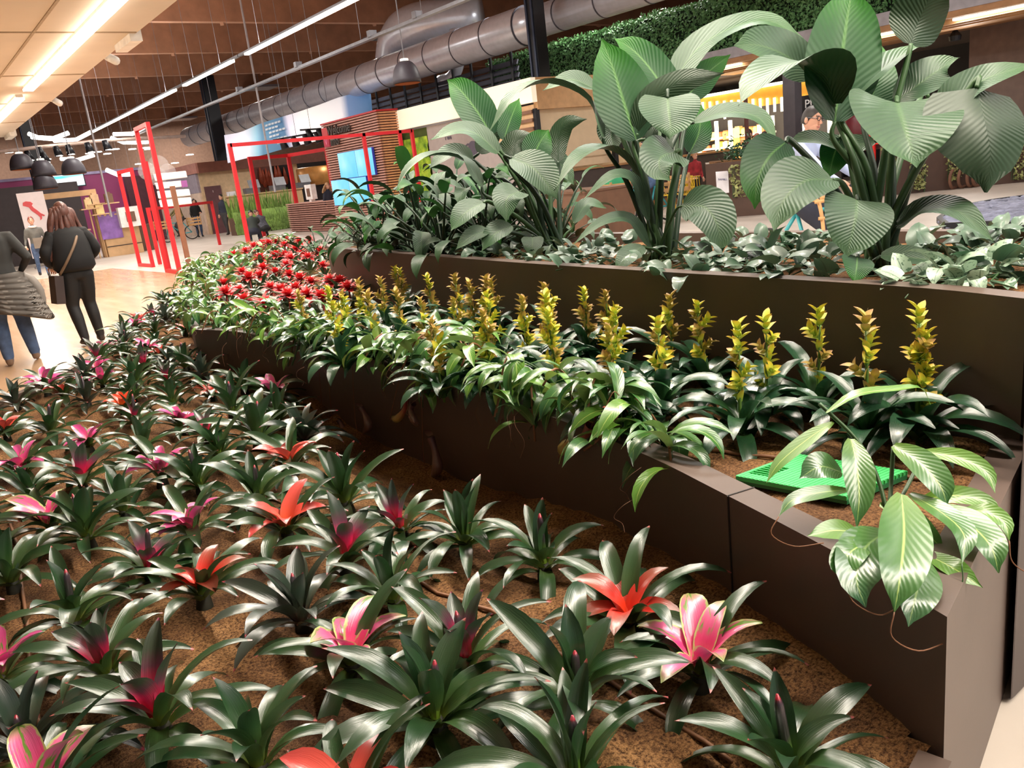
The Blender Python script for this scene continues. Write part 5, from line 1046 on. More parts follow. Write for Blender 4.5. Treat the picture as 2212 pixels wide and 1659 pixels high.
# ------------------------------------------------------------------ red frames and sign post
M_RED = mat('bright_red_steel', (200, 34, 42), .4, var=.05)
def topz(base, px, py):
    d = ray(px, py); t = ((base.x*d.x+base.y*d.y)/(d.x*d.x+d.y*d.y)); return EYE+d.z*t
def frame(name, bases, tops, label, w_=.09, bottom=True, links=None):
    B0 = [Vector((p.x, p.y, 0)) for p in bases]; T0 = [Vector((p.x, p.y, t)) for p, t in zip(bases, tops)]
    e = empty(name, B0[0], 0, label, 'portal')
    for a, c in zip(B0, T0): part(MB().bar(a, c+Vector((0, 0, w_/2)), w_), 'post', M_RED, e)
    for i, j in (links or [(i, i+1) for i in range(len(B0)-1)]):
        part(MB().bar(T0[i], T0[j], w_), 'top_rail', M_RED, e)
        if bottom: part(MB().bar(B0[i]+Vector((0, 0, w_/2)), B0[j]+Vector((0, 0, w_/2)), w_), 'bottom_rail', M_RED, e)
P1 = GZ(389, 592, 0); P2 = GZ(362, 588, 0); t1 = topz(P1, 320, 268)
frame('red_portal', [P1, P2], [t1, t1], 'tall narrow red steel frame beside the white sign boards')
Q1 = GZ(303, 575, 0); Q2 = GZ(331, 577, 0); t2 = topz(Q1, 258, 373)
frame('red_portal', [Q1, Q2, Vector((P2.x+.1, P2.y+.2, 0))], [t2, t2, t2], 'lower red steel frame standing next to the wooden podium', links=[(0, 1)])
L1 = GZ(346, 571, 0); L2 = GZ(475, 529, 0); t3 = topz(L1, 321, 452)
frame('red_portal', [L1, L2], [t3, topz(L2, 455, 437)], 'waist-high red steel frame across the walkway behind the sign post', bottom=False)
PYR = 18.; A1 = GY(496, 314, PYR); t4 = A1.z
frame('red_portal', [A1]+[Vector((GY(px, py, PYR).x, PYR, 0)) for px, py in ((785, 293), (863, 288), (889, 284))], [t4]*4, 'large red steel portal frame in front of the slatted tower', .075, False)
A2 = GZ(571, 512, 0); t5 = topz(A2, 536, 343)
frame('red_portal', [A2]+[GZ(px, py, t5) for px, py in ((622, 336), (705, 322))], [t5]*3, 'smaller red steel frame standing inside the large red portal', .13, False)
sg = GZ(411, 585, 0); e = empty('sign_post', (sg.x, sg.y, 0), 0, 'brown sign post carrying blank white direction boards', 'sign'); zt = topz(sg, 372, 402)
part(MB().bb(sg.x-.05, sg.x+.05, sg.y-.05, sg.y+.05, 0, zt), 'post', mat('brown_post', (138, 92, 66), .5), e)
dS = depth(sg)-.12; M_BRD = mat('white_board', (250, 248, 244), .5, var=.02)
for i, q in enumerate([[(331, 376), (400, 369), (403, 382), (335, 390)], [(335, 395), (391, 390), (394, 402), (338, 408)], [(339, 413), (370, 411), (374, 425), (342, 428)], [(379, 410), (407, 408), (410, 421), (381, 424)], [(343, 433), (374, 430), (378, 444), (347, 447)], [(382, 428), (411, 426), (413, 439), (385, 442)]]):
    P = [GD(x, y, dS) for x, y in q]; b = MB().add(P+[p+FW*.05 for p in P], [(3, 2, 1, 0), (4, 5, 6, 7), (0, 1, 5, 4), (1, 2, 6, 5), (2, 3, 7, 6), (3, 0, 4, 7)]); part(b, 'sign_board', M_BRD, e)
q = GD(398, 397, dS); part(MB().box(q, (.13, .05, .15)), 'purple_plate', mat('purple_plate', (150, 84, 150), .5), e)
# clear plastic bundle of balloons by the tall frame
q = GD(338, 372, 24); e = empty('clear_balloons', q, 0, 'cluster of clear shiny balloons at the tall red frame', 'balloons')
k = NT('clear_foil'); k.set((.9, .88, .9, 1), .08, 0, .6); k.b.inputs['Alpha'].default_value = .16; M_CLR = k.m
for dx_, dz_, r_ in ((-.25, .05, .26), (.1, .18, .3), (.32, -.02, .24), (0, -.12, .28)): part(MB().blob(q+Vector((dx_, 0, dz_)), r_), 'balloon', M_CLR, e, True)
part(MB().tube([q+Vector((0, 0, -.3)), Vector((P1.x, P1.y, .1))], .004, 4), 'string', M_CORD, e)
# white poles
for (pa, pb, lab) in (((172, 175), (232, 470), 'thin pale pole crossing in front of the magenta wall'), ((547, 155), (592, 415), 'thin pale pole rising in front of the banner')):
    a = GD(*pa, 27); c = GD(*pb, 27); plain(MB().tube([Vector((a.x, a.y, 8.6)), Vector((a.x, a.y, c.z))], .035, 6), 'thin_pole', mat('pale_pole', (176, 172, 176), .4, .4), lab, 'pole')
# ================================================================== right side: canopy, hedge, shop, planters
HX = 18.0
def leaf_cloud(n, fpos, size, seed, nrm=(-1, 0, .4)):
    rr = random.Random(seed); b = MB()
    for i in range(n):
        p = Vector(fpos(rr)); s = size*rr.uniform(.6, 1.3); N = (Vector(nrm)+Vector((rr.uniform(-.9, .9), rr.uniform(-.9, .9), rr.uniform(-.9, .9)))).normalized(); S = N.orthogonal().normalized(); S = Matrix.Rotation(rr.random()*6.28, 3, N) @ S; T = N.cross(S)
        b.add([p-S*s*.5, p-T*s*.28+N*s*.06, p+S*s*.5, p+T*s*.28+N*s*.06], [(0, 1, 2, 3)])
    return b
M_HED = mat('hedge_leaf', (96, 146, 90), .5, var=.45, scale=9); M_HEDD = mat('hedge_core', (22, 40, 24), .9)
he = empty('roof_hedge', (HX, 14, 3.9), 0, 'long clipped green hedge growing along the canopy roof edge', 'hedge')
part(MB().bb(HX+.12, HX+1., 2.5, 24.1, 3.75, 5.0), 'core', M_HEDD, he)
def hp(rr):
    y = rr.uniform(2.5, 24.2); r_ = rr.random()
    if r_ < .78: return (HX+.1-.12*rr.random()-.06*noise.noise(Vector((y*2, 1, 1))), y, rr.uniform(3.72, 5.05))
    return (HX+rr.uniform(0, 1), y, 5.0+.14*rr.random()+.1*noise.noise(Vector((y, 0, 0))))
tag(part(leaf_cloud(26000, hp, .10, 11), 'foliage', M_HED, he), kind='stuff')
ca_ = empty('canopy', (HX, 12, 3.4), 0, 'canopy with grey gutter edge and wooden soffit carrying strip lights', 'canopy')
part(MB().bb(HX-.1, HX+.1, 2, 16.3, 3.52, 3.78), 'gutter', mat('zinc_gutter', (168, 166, 174), .5, .2), ca_)
part(MB().bb(HX-.08, HX+3.2, 2, 16.3, 3.40, 3.52), 'soffit', mat('wood_soffit', (176, 132, 92), .6), ca_)
for i, X in enumerate((.35, .75, 1.2)): part(MB().bb(HX+X, HX+X+.08, 2, 16.3, 3.32, 3.40), 'batten', mat('wood_batten', (204, 160, 112), .6), ca_)
for i, (a, c) in enumerate((((1880, 60), (1960, 42)), ((1698, 98), (1772, 82)), ((2062, 22), (2240, -16)), ((1500, 145), (1600, 120)))):
    p0, p1 = GX(*a, HX+.25), GX(*c, HX+.25); y0, y1 = sorted((p0.y, p1.y))
    e = empty('canopy_strip_light', (HX+.25, y0, 3.36), 0, 'white strip light set under the wooden canopy', 'light', 'canopy strip lights'); part(MB().bb(HX+.18, HX+.3, y0, y1, 3.36, 3.42), 'diffuser', M_LAMP, e)
    area((HX+.25, (y0+y1)/2, 3.34), .1, y1-y0, 20*(y1-y0), NEUT, name='canopy_lamp')
p0 = GX(2180, 18, HX+3); plain(MB().bb(HX+2.9, HX+3.1, p0.y-.8, p0.y+.9, p0.z-.05, p0.z+.05), 'tube_lamp', M_LAMP, 'single white tube lamp deep under the canopy', 'light')
struct(MB().bb(HX+3.2, HX+3.4, 1.5, 9.6, 0, 3.4).obj('wall_1', mat('brown_shop_wall', (112, 94, 86), .7)))
struct(MB().bb(HX+3.1, HX+3.2, 1.5, 8.3, 0, 2.1).obj('wall_2', mat('grey_shop_wall', (176, 172, 174), .7)))
struct(MB().bb(25, 25.2, 9.6, 19.6, 0, 3.4).obj('wall_3', mat('black_shop_wall', (40, 36, 38), .8)))
struct(MB().bb(HX+.2, 25, 19.6, 19.8, 0, 3.4).obj('wall_4', mat('black_shop_wall', (40, 36, 38), .8)))
p0 = GX(2108, 135, HX+3.15); area((HX+2.8, p0.y, p0.z+.0), .3, .3, 26, NEUT, (0, R(90), 0), 'wall_washer_light'); plain(MB().lathe([(.12, .0), (.14, .1), (.05, .22)], 14, None, (HX+2.75, p0.y+.3, 3.18)), 'wall_washer', M_BLK, 'small black wall washer lamp under the canopy', 'lamp')
struct(MB().bb(HX+3.2, 25.2, 9.6, 19.8, 3.4, 3.5).obj('ceiling', mat('shop_ceiling', (90, 76, 68), .8)))
# interior lights of the shop
SX = 22.5
M_GLOW = mat('shop_tube', (255, 246, 220), .5, emit=(255, 238, 196), es=5); M_GLOWY = mat('amber_panel', (190, 140, 50), .5, emit=(255, 170, 50), es=.35)
sh = empty('lit_shelf_unit', (SX, 13, 0), 0, 'shop shelving with bright vertical tube lights and white shelves', 'shelf')
for px, yA, yB in ((1509, 285, 400), (1547, 262, 368), (1577, 260, 332), (1640, 270, 340), (1520, 268, 300), (1712, 250, 300), (1737, 245, 300), (1792, 250, 296), (1668, 250, 272)):
    a = GX(px, yA, SX-.1); c = GX(px+(yB-yA)*.08, yB, SX-.1); part(MB().bar((SX-.1, a.y, c.z), (SX-.1, a.y, a.z), .09), 'tube_light', M_GLOW, sh)
for py in (297, 318, 345, 372): 
    a = GX(1500, py+8, SX); c = GX(1660, py-16, SX); part(MB().bb(SX, SX+.4, c.y, a.y, a.z-.03, a.z+.03), 'shelf', mat('white_shelf', (236, 230, 226), .5), sh)
a = GX(1500, 300, SX); c = GX(1800, 300, SX); part(MB().bb(SX+.4, SX+.5, c.y, a.y, 0, 2.6), 'back', mat('black_shop_wall', (40, 36, 38), .8), sh)
area((SX-.4, (a.y+c.y)/2, 1.9), 1.6, abs(a.y-c.y), 150, (1, .85, .6), (0, R(-90), 0), 'shelf_light')
hl = empty('hanging_light_sticks', (SX-1.5, 13, 2.9), 0, 'row of hanging yellow light sticks above the shop shelves', 'light')
for i in range(16):
    px = 1518+i*15.5; q = GX(px, 228-i*.9, SX-1.6); part(MB().bb(SX-1.62, SX-1.58, q.y-.03, q.y+.03, q.z-.28*(1+.5*(i % 3 == 0)), q.z+.1), 'stick', M_GLOW, hl)
a = GX(1508, 232, SX-1.5); c = GX(1770, 212, SX-1.5); part(MB().bb(SX-1.55, SX-1.5, c.y, a.y, a.z-.25, a.z+.25), 'amber_band', M_GLOWY, hl); part(MB().bb(SX-1.7, SX-1.4, c.y, a.y, a.z+.25, a.z+.32), 'glow_rail', M_GLOW, hl)
for yv in (a.y-.2, c.y+.2): part(MB().tube([(SX-1.55, yv, a.z+.3), (SX-1.55, yv, 3.4)], .015, 5), 'hanger', M_BLK, hl)
COLS = ((214, 170, 110), (190, 120, 70), (230, 200, 160), (160, 90, 50), (226, 180, 60))
rr = random.Random(9); n = 0
for py in (290, 312, 338, 365):
    for px in range(1505, 1660, 13):
        q = GX(px, py+(1580-px)*.16, SX+.12); s = rr.uniform(.08, .15); b = MB(); kd = rr.random()
        if kd < .5: b.lathe([(s*.9, -s), (s, -s*.5), (s, s*.6), (s*.7, s)], 12, None, q)
        else: b.bb(q.x-s, q.x+s, q.y-s, q.y+s, q.z-s, q.z+s*1.2).bb(q.x-s*.6, q.x+s*.6, q.y-s*.6, q.y+s*.6, q.z+s*1.2, q.z+s*1.5)
        kk = rr.randrange(5); plain(b, 'shop_goods', mat('goods_%d' % kk, COLS[kk], .5), ('round' if kd < .5 else 'boxed')+' food product on the lit shop shelf', 'food', 'goods on the lit shop shelves', kd < .5)
q = GX(1762, 228, SX-3); e = empty('black_sign', q, 0, 'rounded black hanging sign with white letters behind the cyclist', 'sign'); part(MB().bb(q.x, q.x+.08, q.y-.5, q.y+.5, q.z-.35, q.z+.28), 'board', M_BLK, e); text('PURI', .3, mat('white_ink', (230, 230, 230), .5), (q.x-.01, q.y, q.z+.06), (R(90), 0, R(-90)), 'lettering', e); text('FORNO', .22, mat('white_ink', (230, 230, 230), .5), (q.x-.01, q.y-.1, q.z-.2), (R(90), 0, R(-90)), 'lettering', e); part(MB().bar(q+Vector((.04, 0, .28)), q+Vector((.04, 0, 1.2)), .03), 'hanger', M_BLK, e)
q = GX(1712, 230, 19); plain(MB().bb(q.x-.15, q.x+.15, q.y-.17, q.y+.17, 0, 3.4).bb(q.x-.2, q.x+.2, q.y-.22, q.y+.22, 0, .1), 'square_column', mat('charcoal_column', (64, 60, 66), .5), 'square charcoal column in front of the lit shop', 'column')
q = GX(1612, 250, 17); plain(MB().tube([(q.x, q.y, 0), (q.x, q.y, 3.0)], .05, 8).lathe([(.2, 0), (.2, .03), (.05, .05)], 12, None, (q.x, q.y, 0)), 'red_brown_post', mat('red_brown_post', (84, 44, 38), .5), 'thin red-brown post beside the notice planter', 'post')
q = GX(1868, 280, 20); plain(MB().lathe([(.35, -.5), (.5, -.3), (.5, .3), (.3, .45), (.1, .5)], 14, None, q), 'maroon_machine', mat('maroon', (96, 26, 36), .4), 'round maroon machine behind the peace lily stems', 'machine', None, True)
q = GX(1884, 296, 19.5); plain(MB().bb(q.x, q.x+.1, q.y-.25, q.y+.25, q.z-.18, q.z+.2).bb(q.x+.02, q.x+.08, q.y-.05, q.y+.05, 0, q.z), 'red_sign', mat('signal_red', (230, 40, 36), .4), 'small bright red sign beside the maroon machine', 'sign')
# brown planters
M_PBR = mat('brown_planter', (82, 60, 50), .5, var=.08)
def trough(poly, h, label, name='brown_planter'):
    cx = sum(p[0] for p in poly)/len(poly); cy = sum(p[1] for p in poly)/len(poly)
    e = empty(name, (cx, cy, 0), 0, label, 'planter'); part(MB().prism(poly, 0, h), 'box', M_PBR, e)
    part(MB().prism([(cx+(x-cx)*.9, cy+(y-cy)*.9) for x, y in poly], h, h+.02), 'soil', M_SOIL, e); return e
a = GZ(1530, 470, 0); c = GZ(1590, 468, 0); d = GZ(1725, 458, 0)
nb = trough([(a.x, a.y), (c.x, c.y), (d.x, d.y), (d.x+1.2, d.y+1.0), (a.x+1.2, a.y+1.0)], 1.12, 'angular brown planter with a white notice and trailing ivy')
def ivy(px, py, X, w_, h, n, label, seed, Y=None, depth_=None):
    q = GX(px, py, X) if depth_ is None else GD(px, py, depth_); e = empty('trailing_ivy', q, 0, label, 'plant')
    vines = MB(); rr = random.Random(seed)
    def f(r2): 
        k = r2.random(); return q+RT*r2.uniform(-w_, w_)*(1-.55*k)+Vector((0, 0, .12-k*h))-FW*r2.uniform(0, .08)
    tag(part(leaf_cloud(n, f, .09, seed, TOCAM+U_*.4), 'leaves', mat('ivy_leaf', (150, 156, 98), .5, var=.4, scale=12), e), kind='stuff')
    for i in range(5): p = q+RT*rr.uniform(-w_, w_)*.7; vines.tube([p+Vector((0, 0, .1)), p+Vector((.02, 0, -h*.4)), p+Vector((0, 0, -h*.85))], .006, 4)
    part(vines, 'stems', M_PET, e)
dN = depth(GZ(1590, 468, 0))
ivy(1598, 372, 0, .28, .62, 150, 'pale ivy trailing down beside the white notice', 4, depth_=dN-.25)
bq = GD(1605, 335, dN+.3); e = empty('potted_bush', bq, 0, 'dark green bush growing above the notice planter', 'plant'); tag(part(leaf_cloud(700, lambda r2: bq+Vector((r2.gauss(0, .22), r2.gauss(0, .22), r2.gauss(0, .16))), .1, 6, U_), 'leaves', mat('bush_leaf', (52, 92, 62), .5, var=.35, scale=8), e), kind='stuff'); part(MB().tube([bq-Vector((0, 0, .5)), bq], .02, 6), 'stem', M_STEM, e)
y_ = [GD(px, py, dN-.12) for px, py in ((1546, 371), (1573, 369), (1575, 416), (1549, 419))]; e = empty('paper_notice', y_[3], 0, 'white paper notice fixed to the brown planter', 'notice'); b = MB().add(y_+[p+FW*.01 for p in y_], [(3, 2, 1, 0), (4, 5, 6, 7), (0, 1, 5, 4), (1, 2, 6, 5), (2, 3, 7, 6), (3, 0, 4, 7)]); part(b, 'sheet', mat('white_card', (236, 234, 240), .6), e)
mid_ = (y_[0]+y_[1])/2*.62+(y_[2]+y_[3])/2*.38-FW*.012; ro = cam.matrix_world.to_euler(); text('BAMBÙ', .055, mat('ink', (60, 60, 110), .6), mid_, ro, 'notice_lettering', e, ext=.001)
# long planter wall on the right with ivy, stone rings
a = GZ(1905, 424, 0); c = GZ(2290, 385, 0); trough([(a.x, a.y), (c.x, c.y), (c.x+1, c.y+.3), (a.x+1., a.y+.6)], 1.02, 'long low brown planter wall with hanging ivy')
wn = Vector((-(c.y-a.y), c.x-a.x, 0)).normalized()
def on_wall(px, py): d = ray(px, py); return depth(E0+d*((a-E0).dot(wn)/d.dot(wn)))
for i, (px, py, s) in enumerate(((1925, 322, 1), (2062, 318, 1.1), (2205, 322, 1.), (1985, 362, .8))): ivy(px, py, 0, .26*s, .75*s, 110, ('variegated ivy hanging over the planter corner behind the stems', 'variegated ivy tuft hanging above the rope rings', 'variegated ivy at the planter end beyond the giant leaf', 'thin low ivy strand hanging on the long planter', 'small ivy tuft beside the cyclist on the planter')[i], 20+i, depth_=on_wall(px, py)-.04)
for i, px in enumerate((2010, 2028, 2046, 2058)):
    q = GZ(px, 411-(px-2010)*.1, .0); dd = q*1.0; plain(MB().tube([Vector((q.x+.2*math.cos(t), q.y-.5, .22+.2*math.sin(t))) for t in [2*math.pi*k/16 for k in range(17)]], .035, 6), 'rope_ring', mat('brown_rope', (120, 84, 66), .7), 'brown ring leaning against the long planter wall', 'ring', 'rings at the planter wall foot', True)
# raised gravel basin
far = [GZ(px, py, .36) for px, py in ((2066, 448), (2100, 440), (2150, 431), (2212, 423), (2320, 415))]; near = [GZ(px, py, .36) for px, py in ((2420, 470), (2212, 480), (2120, 478), (2050, 482), (2035, 470))]
poly = [(p.x, p.y) for p in far+near]; cx = sum(p[0] for p in poly)/len(poly); cy = sum(p[1] for p in poly)/len(poly)
gb = empty('gravel_basin', (cx, cy, 0), 0, 'raised brown basin filled with blue-grey pebbles', 'basin'); part(MB().prism(poly, 0, .30), 'wall', M_PBR, gb); part(wall_strip(poly+[poly[0]], .30, .37, .06, -1), 'rim', M_BLK, gb)
rr = random.Random(2); b = MB()
xs = [p[0] for p in poly]; ys = [p[1] for p in poly]; cnt = 0
while cnt < 2600:
    x, y = rr.uniform(min(xs), max(xs)), rr.uniform(min(ys), max(ys))
    if not inside((x, y), poly): continue
    s = rr.uniform(.05, .1); b.blob((x, y, .31+rr.uniform(0, .03)), (s, s*rr.uniform(.6, 1), s*.45), Matrix.Rotation(rr.random()*6, 3, 'Z'), 6, 4); cnt += 1
tag(part(b, 'pebbles', mat('blue_grey_pebble', (116, 120, 140), .6, var=.4, scale=7), gb, True), kind='stuff')
# brown block behind the peace lily
q = GZ(1272, 520, 0); plain(MB().bb(q.x, q.x+1.3, q.y, q.y+1.6, 0, .9).bb(q.x-.02, q.x+1.32, q.y-.02, q.y+1.62, .9, .94), 'brown_block', mat('brown_block', (112, 80, 60), .5), 'square brown planter block behind the peace lilies', 'planter')
# yellow wire chairs and a table by the shop
M_YEL = mat('yellow_wire', (222, 186, 40), .4)
def wire_chair(x, y, rz, label):
    e = empty('wire_chair', (x, y, 0), rz, label, 'chair', 'yellow wire chairs')
    b = MB()
    for i in range(8): t = -.2+.4*i/7; b.tube([(t, -.2, .46), (t, .2, .45), (t*1.05, .26, .6), (t*.95, .3, .85)], .008, 4)
    for z, y_1 in ((.6, .26), (.85, .3)): b.tube([(-.22, y_1, z), (.22, y_1, z)], .01, 5)
    b.tube([(-.21, -.2, .46), (.21, -.2, .46)], .01, 5); b.obj('wire_seat', M_YEL, e)
    for sx in (-1, 1):
        for sy in (-1, 1): MB().tube([(sx*.2, sy*.18, .46), (sx*.24, sy*.22, 0)], .011, 5).obj('leg', M_YEL, e)
for px, py, rz in ((1452, 462, .3), (1490, 462, 2.5), (1515, 455, 1.2), (1470, 440, 4)):
    q = GZ(px, py, 0); wire_chair(q.x, q.y, rz, 'yellow wire chair beside the notice planter')
q = GZ(1480, 452, 0); e = empty('round_table', (q.x, q.y, 0), 0, 'small round table among the yellow wire chairs', 'table'); part(MB().lathe([(.36, .72), (.36, .75)], 20, None, q), 'top', M_WOODL, e); part(MB().tube([(q.x, q.y, 0), (q.x, q.y, .72)], .03, 8), 'leg', M_BLK, e); part(MB().lathe([(.22, 0), (.22, .02), (.03, .04)], 16, None, q), 'base', M_BLK, e)
# ------------------------------------------------------------------ cargo bicycles
M_TEAL = mat('teal_frame', (64, 170, 180), .35); M_TYRE = mat('tyre', (28, 26, 28), .8); M_CRATE = mat('crate_wood', (206, 160, 106), .6)
def bicycle(x, y, rz, label, bag=False, crates=True):
    e = empty('cargo_bicycle', (x, y, 0), rz, label, 'bicycle')
    for yy_, nm in ((-.52, 'rear_wheel'), (.55, 'front_wheel')):
        b = MB().tube([(0, yy_+.30*math.cos(t), .32+.30*math.sin(t)) for t in [2*math.pi*k/24 for k in range(25)]], .024, 6, False); w_ = b.obj(nm, M_TYRE, e, True)
        b = MB()
        for k in range(10): a = math.pi*2*k/10; b.tube([(0, yy_, .32), (0, yy_+.29*math.cos(a), .32+.29*math.sin(a))], .003, 3)
        b.obj('spokes', M_STEEL, w_)
    b = MB(); J = dict(r=(0, -.52, .32), bb=(0, -.1, .3), s=(0, -.22, .78), h=(0, .38, .82), f=(0, .55, .32))
    for a, c in (('r', 'bb'), ('bb', 's'), ('s', 'r'), ('bb', 'h'), ('s', 'h'), ('h', 'f')): b.tube([J[a], J[c]], .02, 8)
    b.obj('frame', M_TEAL, e, True)
    MB().tube([(0, -.22, .78), (0, -.25, .92)], .015, 6).blob((0, -.27, .94), (.08, .14, .04)).obj('saddle', M_BLK, e, True)
    MB().tube([(-.3, .25, 1.04), (-.2, .36, 1.02), (0, .38, 1.), (.2, .36, 1.02), (.3, .25, 1.04)], .014, 6).tube([(0, .38, .8), (0, .38, 1.)], .016, 6).obj('handlebar', M_BLK, e, True)
    for y0, y1, z0, nm in (((.5, .95, .62, 'front_crate'), (-.95, -.45, .62, 'rear_crate')) if crates else ()):
        b = MB()
        for z in (z0, z0+.13, z0+.26):
            for s in (-1, 1): b.bb(s*.24-.01, s*.24+.01, y0, y1, z, z+.06); b.bb(-.25, .25, (y0 if s < 0 else y1)-.01, (y0 if s < 0 else y1)+.01, z, z+.06)
        for s in (-1, 1):
            for yv in (y0, y1): b.bb(s*.23-.02, s*.23+.02, yv-.02, yv+.02, z0-.02, z0+.36)
        b.bb(-.24, .24, y0, y1, z0-.02, z0); b.obj(nm, M_CRATE, e)
    MB().tube([(-.1, -.1, .18), (.1, -.1, .42)], .01, 5).bb(-.16, -.06, -.14, -.06, .16, .19).bb(.06, .16, -.14, -.06, .41, .44).obj('pedals', M_BLK, e)
    if bag: MB().bb(-.2, .2, .55, .9, .5, 1.1).obj('green_bag', mat('green_bag', (60, 170, 120), .5), e)
    return e
# ================================================================== people
SKIN = mat('skin', (206, 156, 132), .55, var=.06)
def loft(b, rings, n=14):
    """rings: (centre, rx, ry, M)"""
    vv = []
    for c, rx, ry, M in rings:
        for j in range(n):
            a = 2*math.pi*j/n; vv.append(Vector(c)+M @ Vector((rx*math.cos(a), ry*math.sin(a), 0)))
    m = len(rings)
    b.add(vv, [(i*n+j, i*n+(j+1) % n, (i+1)*n+(j+1) % n, (i+1)*n+j) for i in range(m-1) for j in range(n)]+[tuple(range(n-1, -1, -1)), tuple(range((m-1)*n, m*n))])
STAND = dict(hip=(0, 0, .93), lean=0, kL=(-.10, .03, .50), kR=(.10, .03, .50), aL=(-.10, -.01, .09), aR=(.10, -.01, .09), eL=(-.25, -.03, 1.13), eR=(.25, -.03, 1.13), wL=(-.25, .06, .90), wR=(.25, .06, .90), yaw=0, tilt=0)
def human(label, loc, rz, h, top, legs, shoes, hair, pose=None, style='short', voxel=.03, sleeve=None, face=True, group=None, bulk=1.):
    P = dict(STAND); P.update(pose or {}); S = h/1.75
    V_ = lambda k: Vector(P[k])
    ml = Matrix.Rotation(R(-P['lean']), 3, 'X'); hip = V_('hip')
    tp = lambda x, y, z: hip+ml @ (Vector((x, y, z))-Vector((0, 0, .93)))
    segs = []   # (a, b, radius, slot) for colouring
    b = MB()
    tr = [(.84, .150, .105), (.92, .170, .120), (1.02, .158, .112), (1.12, .148, .105), (1.26, .168, .118), (1.38, .175, .112), (1.44, .135, .085), (1.49, .062, .058)]
    loft(b, [(tp(0, 0, z), rx*bulk, ry*bulk, ml) for z, rx, ry in tr])
    segs += [(tp(0, 0, 1.02), tp(0, 0, 1.40), .16, 1), (tp(0, 0, .86), tp(0, 0, .95), .16, 2)]
    nk0, nk1 = tp(0, -.005, 1.44), tp(0, .015, 1.57); b.tube([nk0, nk1], [.062, .052], 10); segs.append((tp(0, 0, 1.50), nk1, .05, 0))
    for s, K in ((-1, 'L'), (1, 'R')):
        hp_ = hip+Vector((s*.085, 0, -.03)); k_, a_ = V_('k'+K), V_('a'+K)
        b.tube([hp_, hp_.lerp(k_, .5), k_, k_.lerp(a_, .35)+Vector((0, -.012, 0)), a_], [.104*bulk, .092*bulk, .068*bulk, .066*bulk, .048*bulk], 12); segs += [(hp_, k_, .08, 2), (k_, a_, .055, 2)]
        ft = (Vector((0, 1, 0))); toe = a_+ft*.15+Vector((s*.015, 0, -.055)); heel = a_+ft*-.05+Vector((0, 0, -.05))
        b.tube([heel, a_+Vector((0, .04, -.03)), toe], [.040, .048, .030], 10); segs.append((heel, toe, .05, 3)); segs.append((a_+Vector((0, .02, -.01)), toe, .05, 3))
        sh_ = tp(s*.185, 0, 1.40); e_, w_ = V_('e'+K), V_('w'+K)
        b.tube([tp(s*.10, 0, 1.41), sh_, sh_.lerp(e_, .5), e_, e_.lerp(w_, .4), w_], [.06, .064*bulk, .054*bulk, .046*bulk, .043, .031], 12); segs += [(sh_, e_, .055, 1), (e_, w_, .045, 0 if sleeve == 'short' else 1)]
    me = b.mesh('body'); ob = bpy.data.objects.new('tmp', me); C.objects.link(ob)
    md = ob.modifiers.new('r', 'REMESH'); md.mode = 'VOXEL'; md.voxel_size = voxel
    sm = ob.modifiers.new('s', 'SMOOTH'); sm.factor = .5; sm.iterations = 3
    dg = bpy.context.evaluated_depsgraph_get(); body = bpy.data.meshes.new_from_object(ob.evaluated_get(dg)); bpy.data.objects.remove(ob)
    bm = bmesh.new(); bm.from_mesh(body)
    def dseg(p, a, c):
        ab = c-a; t = max(0, min(1, (p-a).dot(ab)/ab.length_squared)); return (p-(a+ab*t)).length
    for f in bm.faces:
        c = f.calc_center_median(); f.material_index = min(segs, key=lambda s_: dseg(c, s_[0], s_[1])/s_[2])[3]; f.smooth = True
    # head, ears, nose, hands are welded into the same figure
    hd = tp(0, .02, 1.655); hm = ml @ Matrix.Rotation(R(P['yaw']), 3, 'Z') @ Matrix.Rotation(R(P['tilt']), 3, 'X')
    x_ = MB(); x_.blob(hd, (.076, .094, .118), hm, 16, 12); x_.blob(hd+hm @ Vector((0, .035, -.06)), (.055, .06, .062), hm, 12, 8)
    x_.tube([hd+hm @ Vector((0, .088, .015)), hd+hm @ Vector((0, .112, -.025)), hd+hm @ Vector((0, .09, -.036))], [.008, .016, .010], 8)
    for s in (-1, 1): x_.blob(hd+hm @ Vector((s*.078, -.005, -.01)), (.012, .022, .032), hm, 8, 6)
    for s, K in ((-1, 'L'), (1, 'R')):
        e_, w_ = V_('e'+K), V_('w'+K); d = (w_-e_).normalized(); sd = d.cross(Vector((0, 0, 1))); sd = sd.normalized() if sd.length > .1 else Vector((0, 1, 0)); up_ = sd.cross(d)
        x_.tube([w_-d*.02, w_+d*.03, w_+d*.085], [.028, .036, .030], 10)
        for i in range(4):
            o_ = sd*(-.03+.02*i); L = (.06, .075, .07, .055)[i]; x_.tube([w_+d*.08+o_, w_+d*(.08+L*.5)+o_+up_*-.006, w_+d*(.08+L*.8)+o_-up_*.03], [.0095, .009, .007], 6)
        x_.tube([w_+d*.03-sd*.03, w_+d*.065-sd*.055, w_+d*.09-sd*.05-up_*.02], [.011, .010, .008], 6)
    hme = x_.mesh('h'); bm2 = bmesh.new(); bm2.from_mesh(hme)
    for f in bm2.faces: f.smooth = True
    bm2.to_mesh(hme); bm.from_mesh(hme); bm2.free()
    bm.to_mesh(body); bm.free(); bpy.data.meshes.remove(hme)
    for m_ in (SKIN, top, legs, shoes): body.materials.append(m_)
    root = empty('person', loc, rz, label, 'person', group); root.scale = (S,)*3
    mk('body', body, root)
